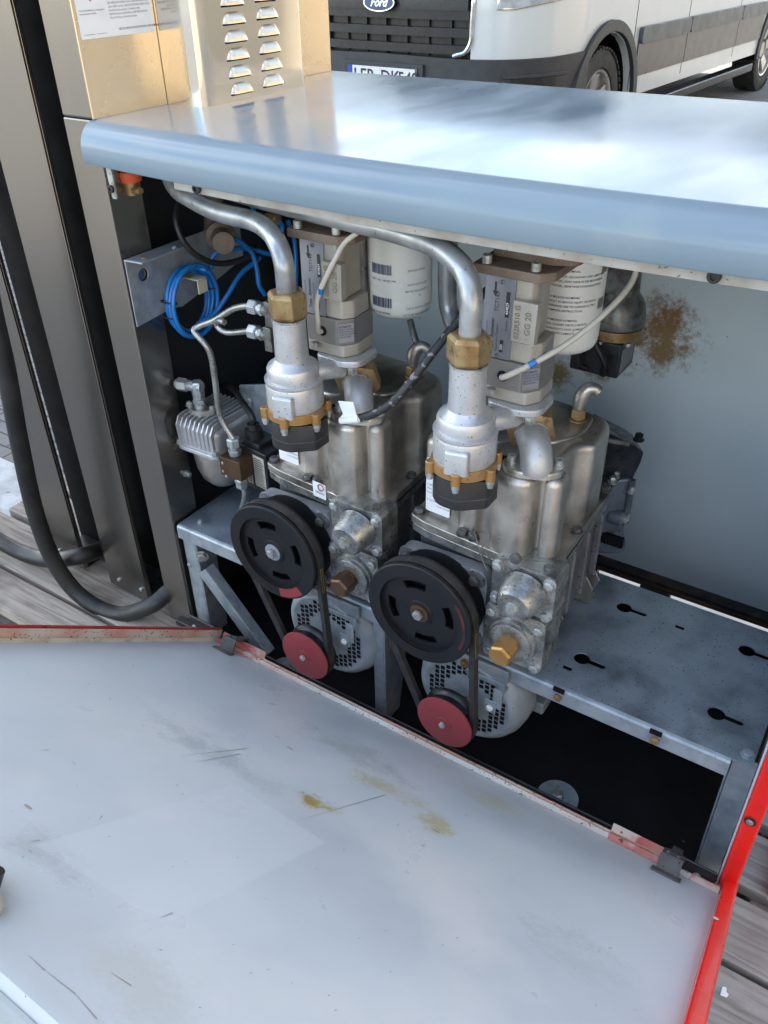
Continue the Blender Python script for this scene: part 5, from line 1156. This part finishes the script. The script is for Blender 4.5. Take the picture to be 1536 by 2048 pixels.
g = MB(); g.box((.010,-.0006,-.053), (.024,-.0001,-.028)); g.xform(lx); l1 = obj('cream_label', g, m_paperc, bx_)
g = MB()
for k in range(5): g.box((.0115,-.0009,-.050+k*.0042), (.0225,-.0007,-.0485+k*.0042))
g.xform(lx); obj('label_print', g, m_ink, l1)
pts = [p+Z*.018, p+Z*.035+X*-.001, A(482,800,'y',.13), A(470,782,'y',.15), A(450,770,'y',.20), A(430,775,'y',.25)]
tag(obj('black_cable', MB().tube(pts, .0048, 12, 8), m_rubber, None, loc=pts[0]), 'black cable leaving the top of the sensor box', 'cable')
g = MB(); g.lathe((.085,.145,.205), Z, [(0,.030),(.03,.034),(.06,.034)], 30); tag(obj('round_can', g, m_black, None, loc=(.085,.145,.205)), 'black round can in shadow below the sensor box', 'can')
g = MB(); g.cyl(A(492,985,'y',.095), A(497,1028,'y',.095), .0050, n=18); g.hexn(A(497,1018,'y',.095), A(497,1027,'y',.095), .0072); 
tag(obj('bleed_fitting', g, m_fit, None, loc=A(497,1028,'y',.095)), 'thin zinc fitting hanging beside the short steel line, above the left pulley', 'fitting')
# blue-grey bracket plate behind the left valve
t = thing('mounting_plate', A(540, 860, 'y', .16), 'blue-grey bolted steel plate in shadow behind the black sensor box', 'mounting plate')
g = MB(); P = [A(*p, 'y', .16) for p in ((478,770),(590,768),(590,935),(548,930),(520,860),(480,840))]
o_ = P[0]; g.plate([(p.x-o_.x, p.z-o_.z) for p in P], [], o_, X, Z, Y, .004); obj('plate', g, m_zinc, t, .001)
for (px, py) in ((500,800),(548,845),(546,875),(535,818)): bolt(t, A(px, py, 'y', .159), (0,-1,0), .0042, .003, m_bolt)

# galvanised bracket on the column, hook, blue coil
t = thing('wall_bracket', (-.0485, .12, .50), 'galvanised angle bracket fixed across the column, blue hose coil hanging on it', 'bracket')
g = MB(); g.plate([(.040,.583),(.205,.583),(.260,.583),(.260,.525),(.200,.510),(.125,.493),(.105,.497),(.040,.492)], [[(y_, z_) for (y_, z_) in circ(.066,.556,.0085,16)][::-1]], (-.0485,0,0), Y, Z, X, .0022); pl_ = obj('upright_plate', g, m_zinc, t, .0006)
g = MB(); g.prism([(-.0460,.040),(-.018,.043),(-.020,.135),(-.0460,.135)], .5805, .5830); obj('top_flange', g, m_zinc, t, .0006)
screw(t, (-.030,.058,.583), Z, .004, .002, m_rustc); screw(t, (-.028,.110,.583), Z, .0035, .002, m_zinc)
bolt(pl_, (-.0463,.215,.565), X, .0055, .004, m_boltD)
c = A(380, 585, 'x', -.028)
g = MB(); g.prism(rpoly([(-.0462,c.y+.000),(-.010,c.y+.000),(-.010,c.y+.018),(-.0462,c.y+.018)], .003), c.z+.018, c.z+.0205); g.box((-.0125,c.y,c.z+.000), (-.0100,c.y+.018,c.z+.0178)); obj('hook', g, m_paperc, t, .001)
coil = thing('tubing_coil', c+Vector((0,0,-.07)), 'bright blue plastic tubing coiled and tied, hanging on the bracket hook', 'tubing')
pts = []; N_ = 5*26
for k in range(N_+1):
    a = 2*math.pi*k/26+R_(70); lap = k/26; R0 = .0385+.0030*math.sin(lap*2.1)+.0017*lap
    xo = -.040+.0050*((lap*1.0) % 5)+.002*math.sin(lap*5)
    pts.append(Vector((xo, c.y+R0*.93*math.cos(a), c.z-.012+R0*1.06*math.sin(a))))
tail = [A(560,600,'y',.20), A(535,602,'y',.19), A(500,598,'y',.17), A(460,600,'y',.145), A(420,614,'y',.12)]
obj('coil', MB().tube(pts, .0030, 10, 2), m_blue, coil)
def ties(px, py):
    q = A(px, py, 'x', -.020); g = MB(); d = (q-c+Vector((0,0,.012))); d.x = 0; d.normalize(); o2 = c+Vector((-.0008,0,-.012))+d*.0405
    vs = []; tq = X
    for k in range(24):
        a = 2*math.pi*k/24; vs.append(o2+d*(.0070*math.cos(a))+X*(.0135*math.sin(a)-.001))
    g.tube(vs, .0012, 6, 1, closed=True); obj('cable_tie', g, m_black, coil)
ties(340, 608); ties(425, 578); ties(345, 640)
lead = pts[0]
blues = [
 ([pts[-1], c+Vector((.004,.036,.020)), A(430,508,'x',-.015), A(470,497,'x',-.005), A(500,498,'x',.0), A(540,508,'x',.012), A(580,515,'x',.02)], 'blue tube running right from the top of the coil'),
 ([A(395,648,'x',-.020), A(430,625,'x',-.012), A(455,590,'x',-.005), A(480,550,'x',.0), A(505,528,'x',.004), A(520,515,'x',.005)], 'blue tube rising diagonally from the bottom of the coil'),
 ([A(464,476,'x',.0), A(478,482,'x',.002), A(490,492,'x',.004), A(505,508,'x',.006), A(514,540,'x',.010), A(518,570,'x',.012), A(530,590,'x',.014)], 'blue tube from the left brass union, bending down'),
 ([A(497,385,'x',-.03), A(508,425,'x',-.03), A(520,470,'x',-.03)], 'blue tube dropping from under the lid behind the left pipe'),
 ([A(556,440,'x',.02), A(564,455,'x',.02), A(560,490,'x',.02), A(552,520,'x',.02)], 'blue tube from the right brass union'),
 ([A(575,440,'x',.02), A(588,480,'x',.02), A(592,540,'x',.025), A(590,590,'x',.03)], 'blue tube dropping beside the left flow meter'),
]
for (pp, lb) in blues: tag(obj('blue_tube', MB().tube(pp, .0034, 10, 8), m_blue, None, loc=pp[0]), lb, 'tube', 'blue tubes at the left')
pts = [A(358,405,'x',-.03), A(352,440,'x',-.022), A(368,485,'x',-.012), A(400,515,'x',-.006), A(440,527,'x',-.002), A(480,520,'x',.0), A(505,505,'x',.002), A(515,490,'x',.0)]
tag(obj('black_cable', MB().tube(pts, .0042, 12, 8), m_rubber, None, loc=pts[3]), 'black cable looping over the top of the blue coil', 'cable')
for (px, py, xx, lb) in ((455,470,-.012,'ribbed brass union below the left bent pipe, feeding a blue tube'), (545,437,.008,'ribbed brass union in the dark left of the left flow meter')):
    p = A(px, py, 'x', xx); g = MB(); d = Vector((.8,-.2,.15)).normalized()
    prof = []
    for k in range(6): prof += [(k*.004, .0062), (k*.004+.001, .0085), (k*.004+.0026, .0085), (k*.004+.0036, .0062)]
    g.lathe(p-d*.012, d, prof+[(.026,.005)], 24); tag(obj('brass_union', g, mat('ribbed_brass', (.36,.24,.11), .6, .35, (.2,.12,.06), 60), None, loc=p), lb, 'union', 'brass unions at the left')
g = MB(); p = A(428, 400, 'y', .22); g.cyl(A(430,330,'y',.22), A(425,470,'y',.22), .013, n=20); g.lathe(A(440,470,'y',.20), (.7,-.6,0), [(0,.014),(.004,.021),(.010,.021),(.014,.015),(.04,.015)], 24)
tag(obj('rusty_pipe', g, m_rustc, None, loc=p), 'rust-brown riser pipe with union in the dark behind the left bent pipe', 'pipe')
# orange cap and latch at the top left
t = thing('orange_cap', A(262, 356, 'y', .075), 'orange-red plastic cap with small brass screw, under the left end of the lid', 'cap')
p = A(262, 362, 'y', .075); g = MB(); g.lathe(p, Z, [(0,.0135),(.008,.0150),(.012,.0135),(.014,.0100),(.030,.0100)], 28); obj('cap_body', g, m_orange, t)
g = MB(); g.cyl(p-Z*.016, p+Z*.001, .0085, n=20); g.hexn(p+Vector((.006,-.004,-.010)), p+Vector((.022,-.006,-.008)), .005); obj('brass_stem', g, m_brass, t)
t = thing('latch_plate', A(225, 360, 'y', .034), 'small bright steel strap with black screw on the column under the lid corner', 'latch')
g = MB(); a = A(216, 335, 'y', .034); b_ = A(229, 398, 'y', .034); g.plate(rpoly([(-.0045,0),(.0045,0),(.0050,(b_-a).z*1.0),(-.0035,(b_-a).z)], .002), [], a, X+Z*0, Z, Y, .0022); g.xform(lambda v: v+X*((v.z-a.z)/(b_.z-a.z))*(b_.x-a.x)); obj('strap', g, m_bolt, t, .0005)
screw(t, A(223, 378, 'y', .0335), (0,-1,0), .0045, .003, m_black)
for (px, py) in ((372, 947), (350, 893)):
    p = A(px, py, 'x', -.05); bolt(col, p, X, .0045, .008 if px == 372 else .0015, m_bolt if px == 372 else m_boltD)

# ================================================================== CABLES, REAR THINGS
pts = [A(712,838,'y',.018), A(745,828,'y',.018), A(775,812,'y',.022), A(805,783,'y',.03), A(838,742,'y',.045), A(870,700,'y',.06), A(905,655,'y',.08), A(945,610,'y',.10), A(985,570,'y',.13)]
cb = thing('tagged_cable', pts[0], 'dusty black cable ending in a folded white paper tag, slanting across the left pump', 'cable')
obj('cable', MB().tube(pts, .0048, 12, 8), m_rubberd, cb)
g = MB(); q = [A(*p, 'y', .0125) for p in ((676,802),(706,804),(712,828),(720,842),(712,847),(682,846),(679,836),(686,828))]
o_ = q[0]; g.plate([(p.x-o_.x, p.z-o_.z) for p in q], [], o_, X, Z, Y, .0006)
g.tube([A(682,841,'y',.0128), A(700,840,'y',.0125), A(718,838,'y',.014)], .0042, 10, 2); obj('paper_tag', g, m_paper, cb)
pts = [A(897,470,'y',.20), A(895,520,'y',.20), A(895,590,'y',.20), A(899,622,'y',.198), A(910,655,'y',.19), A(925,690,'y',.18), A(938,720,'y',.17)]
tag(obj('riser_pipe', MB().tube(pts, .0115, 20, 8), m_tube, None, loc=pts[-1]), 'bent steel riser pipe between the left filter and the right bent pipe', 'pipe')
pts = [A(820,640,'y',.24), A(828,670,'y',.24), A(838,700,'y',.235)]
tag(obj('thin_riser', MB().tube(pts, .0045, 12, 4), m_boltD, None, loc=pts[-1]), 'thin grey line below the left filter meeting the left vent elbow', 'pipe')
# valve on the rear side, right of the right filter
p = A(1238, 600, 'y', .36)
t = thing('rear_valve', p-Z*.10, 'dark grey valve with brass ring and black box against the rusty rear door', 'valve')
g = MB(); g.lathe(p, Z, [(-.030,.036),(-.020,.037),(-.004,.034),(.004,.030),(.012,.024),(.060,.022),(.11,.022)], 40); g.obox(p+Vector((-.006,-.012,.05)), X*.045, Y*.03, Z*.07); obj('valve_body', g, m_boltD, t, .001)
g = MB(); g.lathe(p, Z, [(-.044,.037),(-.0305,.037)], 36); br = obj('brass_ring', g, m_brass, t, .001)
for a in (-100, -40, 20, 200): bolt(br, p+Vector((.035*math.cos(R_(a)), .035*math.sin(R_(a)), -.044)), -Z, .004, .004)
g = MB(); g.box((p.x-.045, p.y-.030, p.z-.094), (p.x+.022, p.y+.03, p.z-.046)); bb = obj('black_box', g, m_black, t, .003)
g = MB(); g.box((p.x+.0222, p.y-.025, p.z-.085), (p.x+.0228, p.y+.02, p.z-.055)); obj('label', g, m_inkg, bb)
g = MB(); g.tube([p+Vector((-.02,-.034,-.086)), p+Vector((-.028,-.040,-.080)), p+Vector((-.030,-.040,-.058)), p+Vector((-.014,-.040,-.040))], .003, 8, 5); g.tube([p+Vector((.004,-.033,-.090)), p+Vector((.006,-.040,-.07)), p+Vector((-.006,-.042,-.05)), p+Vector((-.022,-.040,-.030))], .0045, 8, 5); obj('wiring', g, m_rubber, t)
# casting behind the right pump
t = thing('rear_casting', (.555, .31, .166), 'oily dark casting with studs behind the right pump, before the rear door', 'casting')
m_oil = mat('oily_dark_metal', (.055,.058,.065), .6, .35, (.02,.02,.022), 30, .4, .6, rvar=.15, speck=(.2,.2,.2), sps=260, spt=.74, c3=(.12,.13,.145), s3=25, l3=.6, h3=.7, bump=.5, bs=200)
m_oil2 = mat('blue_grey_casting', (.16,.18,.21), .5, .36, (.09,.10,.12), 22, .4, .62, rvar=.12, speck=(.04,.04,.04), sps=220, spt=.70, bump=.3, bs=250)
def Pq(px, py, y): return A(px, py, 'y', y)
P = [Pq(1205,860,.27), Pq(1272,893,.30), Pq(1288,905,.31), Pq(1282,925,.31), Pq(1262,965,.31), Pq(1200,985,.27)]
g = MB(); n = len(P)
Q = [p+Vector((-.03,.045,-.004)) for p in P]; g.add(P+Q, [tuple(range(n)), tuple(range(n, 2*n))[::-1]]+[(k, (k+1) % n, (k+1) % n+n, k+n) for k in range(n)])
obj('upper_arm', g, m_oil, t, .002)
P = [Pq(1195,960,.275), Pq(1268,958,.30), Pq(1262,1000,.30), Pq(1248,1060,.30), Pq(1200,1075,.28), Pq(1180,1030,.27)]; Q = [p+Vector((-.05,.05,0)) for p in P]
g = MB(); n = len(P); g.add(P+Q, [tuple(range(n)), tuple(range(n, 2*n))[::-1]]+[(k, (k+1) % n, (k+1) % n+n, k+n) for k in range(n)]); obj('casting_body', g, m_oil2, t, .004, seg=3)
P = [Pq(1190,1068,.28), Pq(1215,1062,.285), Pq(1252,1083,.30), Pq(1252,1100,.30), Pq(1238,1108,.30), Pq(1195,1108,.28)]; Q = [p+Vector((-.02,.04,0)) for p in P]
g = MB(); n = len(P); g.add(P+Q, [tuple(range(n)), tuple(range(n, 2*n))[::-1]]+[(k, (k+1) % n, (k+1) % n+n, k+n) for k in range(n)]); lg = obj('lug', g, m_oil2, t, .004, seg=3)
g = MB(); g.obox(Pq(1225,1080,.283), X*.030, Y*.006, Z*.016); obj('lug_recess', g, m_dark, lg)
g = MB(); g.bar(Pq(1215,880,.268), Pq(1258,888,.285), .004, .005); obj('arm_rib', g, m_boltD, t)
g = MB(); g.bar(Pq(1266,960,.296), Pq(1254,1030,.296), .006, .010, (0,1,0)); obj('edge_rib', g, m_oil2, t, .001)
for (px, py, yy, ax, r_) in ((1277,880,.305,Z,.006),(1262,985,.29,Z,.004),(1225,965,.272,Z,.005),(1245,1035,.293,X,.0075),(1232,955,.285,Z,.004)):
    p = Pq(px, py, yy); bolt(t, p, ax, r_, .008, m_oil if px == 1277 else m_bolt, 'stud_nut')
g = MB(); g.lathe(Pq(1238,1035,.291), X, [(-.012,.011),(.004,.011),(.0045,.008)], 24); obj('boss', g, m_oil2, t)
g = MB(); g.plate([(p.x-.545, p.z-.18) for p in [Pq(1150,1120,.25), Pq(1185,1090,.25), Pq(1190,1060,.25), Pq(1180,1045,.25), Pq(1150,1085,.25)]], [], (.545,.25,.18), X, Z, Y, .004); obj('lifting_ear', g, m_alu, t, .001)
